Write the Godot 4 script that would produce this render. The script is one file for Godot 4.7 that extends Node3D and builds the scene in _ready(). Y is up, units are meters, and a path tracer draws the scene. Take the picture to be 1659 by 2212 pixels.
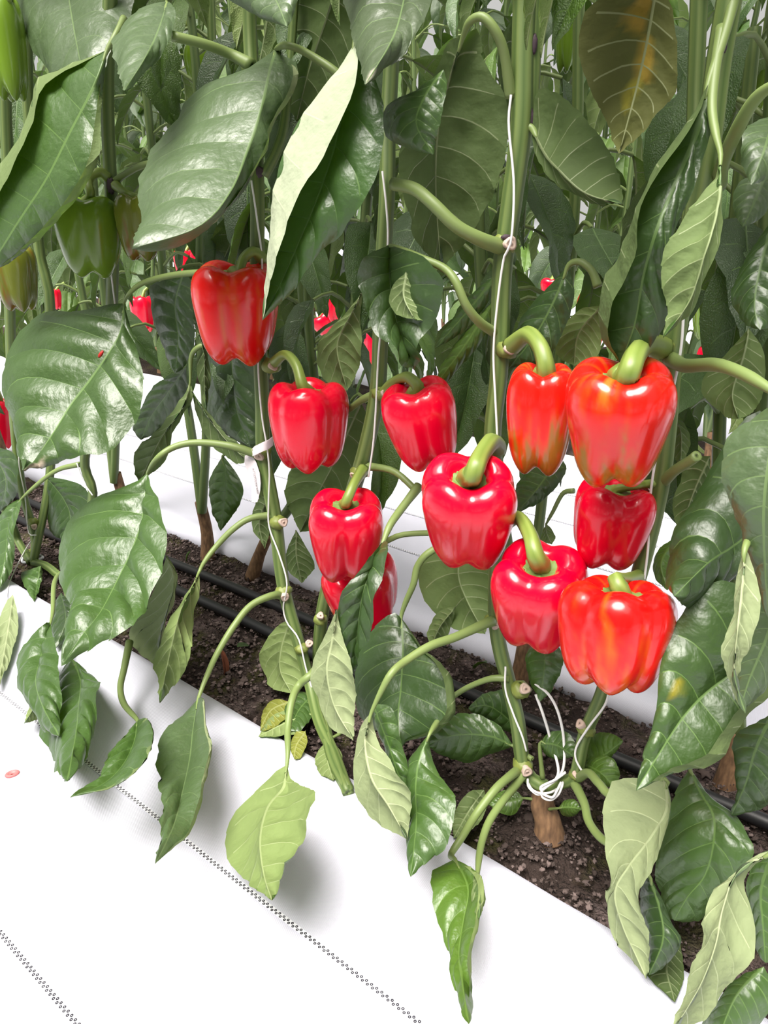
extends Node3D
# Sweet pepper plants in a greenhouse bed between two white ground cover sheets.
# World: soil at y = 0; the bed runs along U; V points away from the path across the bed.

const FOCAL := 1660.0
const EYE := Vector3(0, 0.62, 0)
const PITCH := 20.0
const U := Vector3(0.76604, 0, 0.64279)
const V := Vector3(0.64279, 0, -0.76604)
const RED := Color(0.62, 0.001, 0.022)              # skin of a ripe fruit (linear)
const GREEN := Color(0.125, 0.215, 0.018)           # skin of an unripe fruit (linear)
const ROW := 0.63                                   # where the near line of plants stands across the bed

var M := {}                                         # materials
var plants := {}
var used := {}
var rng := RandomNumberGenerator.new()
var leaf_variants := []
var pepper_low := []
var far_stems := []
var tones_top: Array[Color] = []
var tones_under: Array[Color] = []

# ------------------------------------------------------------------ placing
func ray(x: float, y: float) -> Vector3:
	var a := (x - 829.5) / FOCAL
	var b := -(y - 1106.0) / FOCAL
	var c := cos(deg_to_rad(PITCH))
	var s := sin(deg_to_rad(PITCH))
	return Vector3(a, b * c - s, -(c + b * s))

# the point seen at x, y that lies OFF metres in front of the near line of plants, never under the ground
func at(x: float, y: float, off := 0.0, low := 0.022) -> Vector3:
	var r := ray(x, y)
	var k := (ROW - off) / maxf(r.dot(V), 0.05)
	if r.y < 0.0:
		k = minf(k, (EYE.y - low) / -r.y)
	return EYE + r * k

func uv_point(u: float, v: float, y := 0.0) -> Vector3:
	return U * u + V * v + Vector3(0, y, 0)

# ------------------------------------------------------------------ naming
func numbered(called: String) -> String:
	var n: int = used.get(called, 0)
	used[called] = n + 1
	return called if n == 0 else "%s_%03d" % [called, n]

func tag(o: Node, label: String, category: String, group := "", kind := "") -> void:
	if label: o.set_meta("label", label)
	if category: o.set_meta("category", category)
	if group: o.set_meta("group", group)
	if kind: o.set_meta("kind", kind)

func thing(called: String, where: Vector3, label: String, category: String, group := "") -> Node3D:
	var o := Node3D.new()
	o.name = numbered(called)
	add_child(o)
	o.position = where
	tag(o, label, category, group)
	return o

func part(called: String, mesh: Mesh, parent: Node, where := Vector3.ZERO, mat: Material = null) -> MeshInstance3D:
	var o := MeshInstance3D.new()
	o.name = called
	o.mesh = mesh
	if mat: o.material_override = mat
	parent.add_child(o, true)
	o.position = where
	return o

# ------------------------------------------------------------------ curves
func curve(pts: PackedVector3Array, n: int) -> PackedVector3Array:
	# Catmull-Rom through pts, n + 1 points even in arc length
	var fine := PackedVector3Array()
	var k := pts.size()
	for i in k - 1:
		var p0 := pts[i - 1] if i > 0 else pts[0] * 2.0 - pts[1]
		var p3 := pts[i + 2] if i + 2 < k else pts[k - 1] * 2.0 - pts[k - 2]
		for j in 10:
			fine.append(pts[i].cubic_interpolate(pts[i + 1], p0, p3, j / 10.0))
	fine.append(pts[k - 1])
	var run := PackedFloat32Array([0.0])
	for i in range(1, fine.size()):
		run.append(run[i - 1] + fine[i].distance_to(fine[i - 1]))
	var out := PackedVector3Array()
	var at_i := 0
	for i in n + 1:
		var want := run[run.size() - 1] * i / n
		while at_i < fine.size() - 2 and run[at_i + 1] < want:
			at_i += 1
		var seg := run[at_i + 1] - run[at_i]
		out.append(fine[at_i].lerp(fine[at_i + 1], clampf((want - run[at_i]) / maxf(seg, 1e-9), 0, 1)))
	return out

func sample(c: PackedVector3Array, s: float) -> Vector3:
	var f := clampf(s, 0, 1) * (c.size() - 1)
	var i := mini(int(f), c.size() - 2)
	return c[i].lerp(c[i + 1], f - i)

# ------------------------------------------------------------------ meshes
func grid_mesh(P: Array, closed: bool, mat: Material, colors: Array = []) -> ArrayMesh:
	# P: rows of PackedVector3Array; smooth normals by differences
	var rows := P.size()
	var cols: int = P[0].size()
	var vs := PackedVector3Array()
	var ns := PackedVector3Array()
	var cs := PackedColorArray()
	for j in rows:
		for i in cols:
			var i0 := (i - 1 + cols) % cols if closed else maxi(i - 1, 0)
			var i1 := (i + 1) % cols if closed else mini(i + 1, cols - 1)
			var j0 := maxi(j - 1, 0)
			var j1 := mini(j + 1, rows - 1)
			var n: Vector3 = (P[j][i1] - P[j][i0]).cross(P[j1][i] - P[j0][i])
			if n.length_squared() < 1e-16:
				n = P[j][i] - P[j1 if j == 0 else j0][i]
			vs.append(P[j][i])
			ns.append(n.normalized())
			if colors: cs.append(colors[j][i])
	var idx := PackedInt32Array()
	for j in rows - 1:
		for i in (cols if closed else cols - 1):
			var a := j * cols + i
			var b := j * cols + (i + 1) % cols
			var c := a + cols
			var d := b + cols
			idx.append_array([a, c, b, b, c, d])
	var arr := []
	arr.resize(Mesh.ARRAY_MAX)
	arr[Mesh.ARRAY_VERTEX] = vs
	arr[Mesh.ARRAY_NORMAL] = ns
	if colors: arr[Mesh.ARRAY_COLOR] = cs
	arr[Mesh.ARRAY_INDEX] = idx
	var m := ArrayMesh.new()
	m.add_surface_from_arrays(Mesh.PRIMITIVE_TRIANGLES, arr)
	m.surface_set_material(0, mat)
	return m

func tube(pts: PackedVector3Array, radii: Array, sides: int, mat: Material, steps := 0, flutes := 0, tint_a := Color.WHITE, tint_b := Color.WHITE) -> ArrayMesh:
	# a swept round rod with closed ends; flutes gives it ribs, painted in two tints
	var n := steps if steps else (pts.size() - 1) * 5
	var c := curve(pts, n)
	var rows := []
	var cols := []
	var side := Vector3.ZERO
	for j in n + 1:
		var t := (c[mini(j + 1, n)] - c[maxi(j - 1, 0)]).normalized()
		if j == 0:
			side = t.cross(Vector3(0.31, 0.2, 0.93)).normalized()
		side = (side - t * side.dot(t)).normalized()
		var other := t.cross(side)
		var f := float(j) / n * (radii.size() - 1)
		var k := mini(int(f), maxi(radii.size() - 2, 0))
		var r: float = radii[0] if radii.size() == 1 else lerpf(radii[k], radii[k + 1], f - k)
		var ring := PackedVector3Array()
		var tint := []
		for i in sides:
			var a := TAU * i / sides
			var rib := 0.5 + 0.5 * cos(a * flutes)
			var rr := r * (1.0 + (0.1 * (rib - 0.5) if flutes else 0.0))
			ring.append(c[j] + (side * cos(a) + other * sin(a)) * rr)
			tint.append(tint_a.lerp(tint_b, rib))
		if j == 0 or j == n:
			var cap := PackedVector3Array()
			cap.resize(sides)
			cap.fill(c[j])
			if j == 0:
				rows.append(cap)
				cols.append(tint)
				rows.append(ring)
				cols.append(tint)
			else:
				rows.append(ring)
				cols.append(tint)
				rows.append(cap)
				cols.append(tint)
		else:
			rows.append(ring)
			cols.append(tint)
	return grid_mesh(rows, true, mat, cols if flutes else [])

func blob(r: Vector3, seed_: int, rough: float, mat: Material, rings := 8, sides := 12) -> ArrayMesh:
	var noise := FastNoiseLite.new()
	noise.seed = seed_
	noise.frequency = 0.9
	var rows := []
	for j in rings + 1:
		var a := PI * j / rings
		var ring := PackedVector3Array()
		for i in sides:
			var b := TAU * i / sides
			var d := Vector3(sin(a) * cos(b), cos(a), sin(a) * sin(b))
			ring.append(d * r * (1.0 + rough * noise.get_noise_3dv(d * 1.7)))
		rows.append(ring)
	return grid_mesh(rows, true, mat)

# ------------------------------------------------------------------ leaves
# mid: midrib from base to tip; left, right: lists of 1 or 2 columns outwards (a second one rolls the margin over).
# look: "T" or "U", the side that faces FROM; an empty look means the top faces +y.
func leaf_mesh(mid: PackedVector3Array, left: Array, right: Array, look: String, from: Vector3, tone: int, opt := {}) -> ArrayMesh:
	var nv: int = opt.get("veins", 7)
	var nt: int = opt.get("across", 8)
	var between: int = opt.get("between", 4)
	var mc := curve(mid, 40)
	var length := 0.0
	for i in 40: length += mc[i].distance_to(mc[i + 1])
	var halves := []
	for side in [left, right]:
		var list := [mc]
		for c in side:
			list.append(curve(c, 40))
		halves.append(list)
	# rows: pairs of lines for every side vein, plain rows between
	var row_s := [0.0]
	var row_vein := []          # whether the strip after that row is a vein
	var row_phase := [0.0]
	var vw: float = opt.get("vein", 0.00042) / length
	for k in nv:
		var s := 0.045 + 0.86 * pow((k + 0.6) / nv, 1.12)
		var prev: float = row_s[-1]
		for b in between:
			row_vein.append(false)
			if b == between - 1:
				row_s.append(s - vw)
				row_phase.append(0.0)
			else:
				row_s.append(lerpf(prev, s - vw, (b + 1.0) / between))
				row_phase.append((b + 1.0) / between)
		row_vein.append(true)
		row_s.append(s + vw)
		row_phase.append(0.0)
	for b in between + 1:
		var prev: float = row_s[-1]
		row_vein.append(false)
		row_s.append(lerpf(prev, 1.0, 1.0 / (between + 1 - b)))
		row_phase.append((b + 1.0) / (between + 1))
	var rows := row_s.size()
	var cols := nt * 2 + 1
	var P := []
	var T := []
	var wave: float = opt.get("wave", 0.012) * length
	var phase: float = opt.get("phase", rng.randf() * 6.0)
	for j in rows:
		var line := PackedVector3Array()
		var ts := PackedFloat32Array()
		var s: float = row_s[j]
		var rib: float = opt.get("ribw", 0.0013) * (1.0 - 0.75 * s)
		for i in cols:
			var k := i - nt
			var h: Array = halves[0 if k < 0 else 1]
			var width := sample(h[0], s).distance_to(sample(h[1], s))
			var tw := clampf(rib / maxf(width, 0.004), 0.012, 0.25)
			var t := 0.0 if k == 0 else tw + (1.0 - tw) * pow((absf(k) - 1.0) / (nt - 1.0), 0.9)
			var ss := minf(s + 0.24 * (0.45 * t + 0.55 * t * t) * sin(PI * s) * (1.0 - 0.5 * s), 1.0)
			var p: Vector3
			if h.size() == 2:
				p = sample(h[0], ss).lerp(sample(h[1], ss), t)
			else:
				var a := sample(h[0], ss)
				var b := sample(h[1], ss)
				var c := sample(h[2], ss)
				var cut := 0.62
				if t < cut:
					p = a.cubic_interpolate(b, a * 2.0 - b, c, t / cut)
				else:
					p = b.cubic_interpolate(c, a, c * 2.0 - b, (t - cut) / (1.0 - cut))
			if absi(k) == nt and j > 0 and j < rows - 1:
				p += (p - line[line.size() - 1] if k > 0 else p - sample(h[0], ss)).normalized() * (0.006 * length) * sin(j * 2.4 + sin(j * 1.3 + phase) * 2.0) * (0.0 if h.size() > 2 else 1.0)
			line.append(p)
			ts.append(t)
		P.append(line)
		T.append(ts)
	var N := leaf_normals(P)
	# which way is the upper side
	var total := 0.0
	for j in range(1, rows - 1):
		for i in cols:
			var rolled: bool = halves[0 if i < nt else 1].size() > 2
			if rolled and T[j][i] > 0.5: continue
			var area: float = 0.3 + sin(PI * row_s[j])
			total += area * N[j][i].dot((from - P[j][i]) if look else Vector3.UP)
	var up := 1.0 if total >= 0 else -1.0
	if look == "U": up = -up
	var pucker: float = opt.get("pucker", 0.010 if tone == 4 and look == "T" else 0.022) * length
	var bulge: float = opt.get("bulge", 0.09)
	var crumple: float = opt.get("crumple", 0.0038)
	var lumps := FastNoiseLite.new()
	lumps.seed = int(phase * 100.0)
	lumps.frequency = 26.0 if not opt.has("veins") else 5.0
	lumps.fractal_octaves = 3
	for j in rows:
		var s: float = row_s[j]
		for i in cols:
			var t: float = T[j][i]
			var k := i - nt
			var h: Array = halves[0 if k < 0 else 1]
			var width := sample(h[0], s).distance_to(sample(h[1], s))
			var rolled := h.size() > 2
			var d := bulge * width * (sin(PI * minf(t, 1.0)) if not rolled else (0.6 * sin(PI * t / 0.62) if t < 0.62 else 0.0))
			d += (0.45 if rolled else 1.0) * pucker * sin(PI * row_phase[j]) * smoothstep(0.0, 0.3, t) * (1.0 - 0.75 * t) * smoothstep(0.0, 0.12, s)
			d += (0.0 if rolled else 1.0) * wave * sin(s * 17.0 + phase + (1.3 if k < 0 else 0.0)) * t * t * t * sin(PI * s)
			d += (0.7 if rolled and t > 0.4 else 1.0) * crumple * lumps.get_noise_3dv(P[j][i]) * smoothstep(0.0, 0.35, t) * sin(PI * clampf(s * 1.1, 0, 1))
			P[j][i] += N[j][i] * d * up
	N = leaf_normals(P)
	var spots: Array = opt.get("patch", [])
	var shown := 0 if look == "T" else 1
	var mesh := ArrayMesh.new()
	var thick: float = opt.get("thick", 0.00022)
	for layer in 2:
		var o := up if layer == 0 else -up
		var vs := PackedVector3Array()
		var ns := PackedVector3Array()
		var cs := PackedColorArray()
		for j in rows:
			for i in cols:
				var t: float = T[j][i]
				if spots and layer == shown:
					var own: Color = (tones_top if layer == 0 else tones_under)[tone]
					for q in spots:
						var far: float = Vector2(row_s[j] - q[0], (t * (1.0 if i >= nt else -1.0) - q[1]) * 0.5).length() / q[2]
						own = own.lerp(q[3], 1.0 - smoothstep(0.45, 1.0, far + 0.6 * lumps.get_noise_3dv(P[j][i] * 1.6)))
					cs.append(own)
				var lift := thick * (1.0 - pow(t, 8.0))
				if layer == 1:
					var s: float = row_s[j]
					if i == nt: lift += opt.get("rib", 0.0016) * (1.0 - 0.8 * s)
				vs.append(P[j][i] + N[j][i] * o * lift)
				ns.append(N[j][i] * o)
		var flat := PackedInt32Array()
		var vein := PackedInt32Array()
		for j in rows - 1:
			for i in cols - 1:
				var a := j * cols + i
				var b := a + 1
				var c := a + cols
				var d := c + 1
				var quad := [a, c, b, b, c, d] if o > 0 else [a, b, c, b, d, c]
				var k := absi(i - nt) if i >= nt else absi(i + 1 - nt)
				if k == 0 or (row_vein[j] and k < nt - 1):
					vein.append_array(quad)
				else:
					flat.append_array(quad)
		for pair in [[flat, "top" if layer == 0 else "under"], [vein, "top_vein" if layer == 0 else "under_vein"]]:
			var arr := []
			arr.resize(Mesh.ARRAY_MAX)
			arr[Mesh.ARRAY_VERTEX] = vs
			arr[Mesh.ARRAY_NORMAL] = ns
			arr[Mesh.ARRAY_INDEX] = pair[0]
			var spotted: bool = cs.size() > 0 and not pair[1].ends_with("vein")
			if spotted: arr[Mesh.ARRAY_COLOR] = cs
			mesh.add_surface_from_arrays(Mesh.PRIMITIVE_TRIANGLES, arr)
			mesh.surface_set_material(mesh.get_surface_count() - 1, M[pair[1] + "_spotted"] if spotted else M["%s_%d" % [pair[1], tone]])
	return mesh

func leaf_normals(P: Array) -> Array:
	var out := []
	var rows := P.size()
	var cols: int = P[0].size()
	for j in rows:
		var line := PackedVector3Array()
		for i in cols:
			var j0 := maxi(j - 1, 0)
			var j1 := mini(j + 1, rows - 1)
			var n: Vector3 = (P[j][mini(i + 1, cols - 1)] - P[j][maxi(i - 1, 0)]).cross(P[j1][i] - P[j0][i])
			if n.length_squared() < 1e-18:
				n = (P[mini(j + 2, rows - 1)][cols - 2] - P[mini(j + 2, rows - 1)][1]).cross(P[j1][i] - P[j0][i]) if j < rows / 2 else (P[maxi(j - 2, 0)][cols - 2] - P[maxi(j - 2, 0)][1]).cross(P[j1][i] - P[j0][i])
			line.append(n.normalized())
		out.append(line)
	return out

func path(flat: Array, offs: Array, edge := 0.0) -> PackedVector3Array:
	var n := flat.size() / 2
	var out := PackedVector3Array()
	for i in n:
		var f := float(i) / maxf(n - 1, 1) * (offs.size() - 1)
		var k := mini(int(f), offs.size() - 2)
		out.append(at(flat[i * 2], flat[i * 2 + 1], lerpf(offs[k], offs[k + 1], f - k) + edge))
	return out

# a leaf that the photograph shows: midrib, left and right margin as picture points, with distances in front of the plant line
func leaf(plant: String, look: String, tone: int, offs: Array, mid: Array, left: Array, right: Array, stalk: Array = [], opt := {}) -> Node3D:
	var root: Node3D = plants[plant]
	var m := path(mid, offs)
	var base := m[0]
	var tip := m[m.size() - 1]
	var sides := []
	var which := 0
	for e in [left, right]:
		var edge: float = opt.get("el" if which == 0 else "er", -0.008)
		# distances along a margin follow the share of its length
		var n: int = e.size() / 2
		var pts := PackedVector3Array([base])
		for i in n:
			var f := (i + 1.0) / (n + 1.0) * (offs.size() - 1)
			var k := mini(int(f), offs.size() - 2)
			pts.append(at(e[i * 2], e[i * 2 + 1], lerpf(offs[k], offs[k + 1], f - k) + edge))
		pts.append(tip)
		var list := [pts]
		var roll: float = opt.get("cl" if which == 0 else "cr", 0.0)
		if roll > 0.0:
			var far := PackedVector3Array([base])
			var mcur := curve(m, 20)
			for i in range(1, pts.size() - 1):
				var s := float(i) / (pts.size() - 1)
				var q := pts[i].lerp(sample(mcur, s), roll)
				far.append(q + (EYE - q).normalized() * 0.014 * sin(PI * s))
			far.append(tip)
			list.append(far)
		var own: Array = opt.get("ml" if which == 0 else "mr", [])
		if own:
			var far := PackedVector3Array([base])
			var k := own.size() / 2
			for i in k:
				var f := (i + 1.0) / (k + 1.0) * (offs.size() - 1)
				var b := mini(int(f), offs.size() - 2)
				far.append(at(own[i * 2], own[i * 2 + 1], lerpf(offs[b], offs[b + 1], f - b) + edge + 0.022))
			far.append(tip)
			list.append(far)
		sides.append(list)
		which += 1
	for list in sides:
		for c in list:
			for i in c.size(): c[i] -= base
	for i in m.size(): m[i] -= base
	var mesh := leaf_mesh(m, sides[0], sides[1], look, EYE - base, tone, opt)
	var o := part("leaf", mesh, root, base - root.position)
	if stalk:
		var pts := PackedVector3Array()
		for i in stalk.size() / 3:
			pts.append(at(stalk[i * 3], stalk[i * 3 + 1], stalk[i * 3 + 2]) - base)
		pts.append(Vector3.ZERO)
		pts.append(m[1] * 0.35)
		var r: float = opt.get("stalk", 0.0036)
		part("petiole", tube(pts, [r * 1.25, r, r * 0.95, r * 0.8, r * 0.3], 10, M.petiole), o)
	return o

# leaf shapes for plants further back, one metre long along +z, upper side up
func make_variants() -> void:
	for k in 9:
		var droop := [0.25, 0.5, 0.8, 0.35, 0.65, 1.0, 0.15, 0.7, 0.45][k] as float
		var fold := [0.1, 0.3, 0.15, 0.45, 0.2, 0.35, 0.05, 0.55, 0.25][k] as float
		var twist := [0.0, 0.3, -0.3, 0.5, -0.5, 0.2, -0.2, 0.6, -0.6][k] as float
		var wide := [0.27, 0.25, 0.24, 0.22, 0.26, 0.23, 0.28, 0.21, 0.25][k] as float
		var mid := PackedVector3Array()
		var l := PackedVector3Array()
		var r := PackedVector3Array()
		var p := Vector3.ZERO
		for i in 9:
			var s := i / 8.0
			var a := -droop * s * 1.3
			var t := Vector3(0.12 * sin(s * 3.0 + k), sin(a), cos(a)).normalized()
			if i > 0: p += t * 0.125
			mid.append(p)
			var w := wide * pow(sin(PI * pow(s, 0.72)), 0.85) * (1.0 - 0.25 * s)
			var across := t.cross(Vector3.UP).normalized()
			var up := across.cross(t).normalized()
			across = across.rotated(t, twist * s)
			up = up.rotated(t, twist * s)
			if i == 0 or i == 8: w = 0.0
			l.append(p - across * w * cos(fold) + up * w * sin(fold))
			r.append(p + across * w * cos(fold) + up * w * sin(fold))
		var per_tone := []
		for tone in 3:
			per_tone.append(leaf_mesh(mid, [l], [r], "", Vector3.ZERO, tone, {"veins": 5, "across": 4, "between": 2, "thick": 0.0015, "rib": 0.009, "wave": 0.02, "phase": float(k), "pucker": 0.02, "vein": 0.003, "ribw": 0.009, "crumple": 0.02}))
		leaf_variants.append(per_tone)

func hung_leaf(root: Node3D, from: Vector3, dir: float, reach: float, length: float, pitch: float, variant: int, tone: int, with_stalk := true) -> void:
	# from: point on the stem (world); the leaf leaves towards dir (radians), pitch is the slope of its blade
	var out := Vector3(cos(dir), 0, sin(dir))
	var base := from + out * reach + Vector3(0, 0.25 * reach, 0)
	if base.y < 0.06: base.y = 0.06
	var fwd := (out * cos(pitch) - Vector3.UP * sin(pitch)).normalized()
	var z := fwd
	var x := Vector3.UP.cross(z).normalized()
	var y := z.cross(x)
	var o := part("leaf", leaf_variants[variant][tone], root)
	o.transform = Transform3D(Basis(x, y, z).rotated(z, rng.randf_range(-0.5, 0.5)).scaled(Vector3.ONE * length), base - root.position)
	if with_stalk:
		var inv := o.transform.affine_inverse()
		var pts := PackedVector3Array([inv * (from - root.position), inv * (from + out * reach * 0.55 + Vector3(0, 0.33 * reach, 0) - root.position), Vector3.ZERO])
		part("petiole", tube(pts, [0.0032 / length, 0.0026 / length], 6, M.petiole, 5), o)

# ------------------------------------------------------------------ fruit
func pepper_body(R: float, H: float, lobes: int, turn: float, seed_: int, taper: float, colors: Array, rows_n := 40, cols_n := 72) -> ArrayMesh:
	var prof := PackedVector3Array()
	for q in [[0.0, -0.15], [0.16, -0.15], [0.30, -0.11], [0.43, -0.035], [0.60, 0.0], [0.80, -0.025], [0.94, -0.11], [1.0, -0.25], [0.99, -0.42], [0.96, -0.58], [0.92, -0.72], [0.84, -0.85], [0.69, -0.945], [0.48, -0.985], [0.24, -0.95], [0.0, -0.91]]:
		var drop: float = -q[1]
		prof.append(Vector3(q[0] * (1.0 - taper * smoothstep(0.2, 0.9, drop) * 0.30), q[1], 0))
	var c := curve(prof, rows_n)
	var noise := FastNoiseLite.new()
	noise.seed = seed_
	noise.frequency = 1.0
	var r := RandomNumberGenerator.new()
	r.seed = seed_
	var size := []
	var low := []
	for k in lobes:
		size.append(r.randf_range(0.93, 1.05))
		low.append(r.randf_range(0.85, 1.12))
	var P := []
	var C := []
	for j in rows_n + 1:
		var q := c[j]
		var s := float(j) / rows_n
		var shoulder := exp(-pow((s - 0.26) / 0.13, 2.0))
		var foot := exp(-pow((s - 0.82) / 0.13, 2.0))
		var ring := PackedVector3Array()
		var tint := []
		for i in cols_n:
			var a := TAU * i / cols_n
			var la := (a - turn) / TAU * lobes
			var k := posmod(roundi(la), lobes)
			var d := la - roundf(la)                     # -0.5 .. 0.5 inside a lobe
			var cosn := cos(d * TAU)
			var groove := pow((1.0 - cosn) * 0.5, 5.0) * 0.7 + (1.0 - cosn) * 0.15
			var round_ := 0.5 + 0.5 * cosn
			var rr: float = q.x * (1.0 - groove * (0.085 + 0.06 * shoulder + 0.17 * foot)) * lerpf(1.0, size[k], round_)
			var bow := 1.0 - 0.10 * (1.0 - cos(d * TAU / lobes * 0.9))
			rr *= bow
			var y: float = q.y + 0.04 * shoulder * (round_ - 0.6) - 0.085 * foot * (round_ * low[k] - 0.35) - 0.02 * shoulder * groove
			var n := noise.get_noise_3d(cos(a) * 0.6, q.y * 0.8, sin(a) * 0.6)
			rr *= 1.0 + 0.028 * n
			ring.append(Vector3(cos(a) * rr * R, y * H, sin(a) * rr * R))
			var col: Color = colors[0]
			if colors.size() > 1:
				# ripening patches: pigment that has not turned yet, streaked along the lobes
				var streak := noise.get_noise_3d(cos(a) * 2.6, q.y * 0.9 + 7.0, sin(a) * 2.6)
				var fine := noise.get_noise_3d(cos(a) * 9.0, q.y * 3.0 + 3.0, sin(a) * 9.0)
				var f := smoothstep(0.1, 0.75, streak * 1.1 + fine * 0.25 + (colors[2].r * smoothstep(0.44, 0.80, s) + colors[2].g * (1.0 - smoothstep(0.1, 0.4, s))))
				col = colors[0].lerp(colors[1], f)
				if colors.size() > 3: col = col.lerp(colors[3], smoothstep(0.55, 1.0, f) * 0.8)
			tint.append(col)
		P.append(ring)
		C.append(tint)
	return grid_mesh(P, true, M.pepper_skin, C)

func calyx_mesh(R: float, seed_: int) -> ArrayMesh:
	var r := RandomNumberGenerator.new()
	r.seed = seed_
	var rows := []
	var ph := r.randf() * TAU
	for j in 7:
		var ring := PackedVector3Array()
		for i in 40:
			var a := TAU * i / 40
			var out := 1.0 + 0.16 * cos(a * 6.0 + ph) + 0.05 * sin(a * 11.0)
			var f := [0.0, 0.3, 0.55, 0.75, 0.9, 1.0, 1.0][j] as float
			var h := [0.20, 0.17, 0.16, 0.18, 0.22, 0.25, 0.18][j] as float
			ring.append(Vector3(cos(a) * out * f, h + 0.025 * sin(a * 9.0 + f * 8.0) * f, sin(a) * out * f) * R)
		rows.append(ring)
	return grid_mesh(rows, true, M.calyx)

# a fruit seen at x, y (middle of its outline), w and h pixels large
func pepper(x: float, y: float, off: float, w: float, h: float, label: String, stalk: Array, opt := {}) -> Node3D:
	var c := at(x, y, off)
	var depth := (c - EYE).dot(ray(829.5, 1106.0))
	var R := w * 0.5 * depth / FOCAL
	var H := h * depth / FOCAL
	var o := thing("bell_pepper", c, label, "pepper", opt.get("group", "red bell peppers on the near plants"))
	var toward := (EYE - c)
	toward.y = 0
	toward = toward.normalized()
	var right := Vector3.UP.cross(toward).normalized()
	var up := Vector3.UP.rotated(right, deg_to_rad(opt.get("lean", 0.0))).rotated(toward, deg_to_rad(-opt.get("roll", 0.0)))
	var bx := right.rotated(toward, deg_to_rad(-opt.get("roll", 0.0)))
	var basis_ := Basis(bx, up, bx.cross(up).normalized()).orthonormalized()
	var colors: Array = opt.get("colors", [RED])
	var seed_: int = opt.get("seed", 1)
	var body := part("body", pepper_body(R, H, opt.get("lobes", 4), deg_to_rad(opt.get("turn", 90.0)), seed_, opt.get("taper", 0.5), colors, opt.get("rows", 40), opt.get("cols", 72)), o)
	body.basis = basis_
	body.position = basis_ * Vector3(0, H * 0.5, 0)
	if not opt.get("no_calyx", false):
		var cal := part("calyx", calyx_mesh(R * 0.40, seed_), o)
		cal.basis = basis_
		cal.position = basis_ * Vector3(0, H * 0.375, 0)
	if stalk:
		var pts := PackedVector3Array([basis_ * Vector3(0, H * 0.36, 0), basis_ * Vector3(0, H * 0.43, 0)])
		for i in stalk.size() / 3:
			pts.append(at(stalk[i * 3], stalk[i * 3 + 1], stalk[i * 3 + 2]) - c)
		var r: float = opt.get("stalk", 0.0058)
		part("stalk", tube(pts, [r * 1.45, r * 1.0, r * 0.92, r * 0.98, r * 1.2], 14, M.stalk, 22, 5, Color(0.13, 0.19, 0.03), Color(0.20, 0.26, 0.06)), o)
	return o

# a fruit on a plant further back: fewer faces, v is where it hangs across the beds
func far_pepper(x: float, y: float, v: float, w: float, h: float, kind: int, label: String, group: String, lean := 0.0) -> void:
	var c := at(x, y, ROW - v)
	var depth := (c - EYE).dot(ray(829.5, 1106.0))
	var o := thing("bell_pepper", c, label, "pepper", group)
	var s := Vector3(w * 0.5, h, w * 0.5) * depth / FOCAL
	var b := part("body", pepper_low[kind], o)
	b.transform = Transform3D(Basis.from_euler(Vector3(0, x * 0.1, lean)).scaled_local(s), Vector3(0, s.y * 0.5, 0))
	var want := c + Vector3(0, s.y * 0.8, 0)
	var best := want + Vector3(0.03, 0, -0.02)
	var near := 0.4
	for q in far_stems:
		if q.distance_to(want) < near and q.y > want.y - 0.02:
			near = q.distance_to(want)
			best = q
	var pts := PackedVector3Array([Vector3(0, s.y * 0.36, 0), Vector3(0.002, s.y * 0.55, 0.002), (best - c).lerp(Vector3(0, s.y * 0.9, 0), 0.6) + Vector3(0, 0.015, 0), best - c])
	part("stalk", tube(pts, [0.007, 0.006, 0.0055, 0.007], 8, M.stalk, 6, 5, Color(0.13, 0.19, 0.03), Color(0.20, 0.26, 0.06)), o)

# ------------------------------------------------------------------ stems
func stem(plant: String, pts: Array, radii: Array, called := "stem") -> PackedVector3Array:
	var root: Node3D = plants[plant]
	var p := PackedVector3Array()
	for i in pts.size() / 3:
		p.append(at(pts[i * 3], pts[i * 3 + 1], pts[i * 3 + 2]) - root.position)
	part(called, tube(p, radii, 20, M.stem, p.size() * 6, 6, Color(0.065, 0.110, 0.025), Color(0.150, 0.205, 0.062)), root)
	return p

func node_knob(plant: String, x: float, y: float, off: float, r: float, scar := true, sx := 0.0, sy := 4.0) -> void:
	var root: Node3D = plants[plant]
	var c := at(x, y, off)
	var k := part("node", blob(Vector3(r, r * 0.8, r) * 0.9, int(x), 0.35, M.node), root, c - root.position)
	if scar:
		var s := at(x + sx, y + sy, off + r * 0.62)
		var d := (s - c).normalized()
		var rows := []
		var side := d.cross(Vector3.UP).normalized()
		var other := d.cross(side)
		for j in 5:
			var ring := PackedVector3Array()
			for i in 14:
				var a := TAU * i / 14
				var share: float = [0.0, 0.28, 0.32, 0.46, 0.42][j]
				var rise: float = [0.12, 0.14, 0.2, 0.16, -0.3][j]
				var rad := r * share * (1.0 + 0.12 * sin(a * 3.0 + x))
				ring.append(s - c + d * r * rise + (side * cos(a) + other * sin(a)) * rad)
			rows.append(ring)
		part("cut_scar", grid_mesh(rows, true, M.scar), k)

func twine(label: String, pts: Array, r := 0.0011) -> void:
	var p := PackedVector3Array()
	var base := at(pts[0], pts[1], pts[2])
	for i in pts.size() / 3:
		p.append(at(pts[i * 3], pts[i * 3 + 1], pts[i * 3 + 2]) - base)
	var o := MeshInstance3D.new()
	o.name = numbered("twine")
	o.mesh = tube(p, [r], 8, M.twine, p.size() * 5)
	add_child(o)
	o.position = base
	tag(o, label, "twine", "white twines that hold up the stems")

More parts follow.
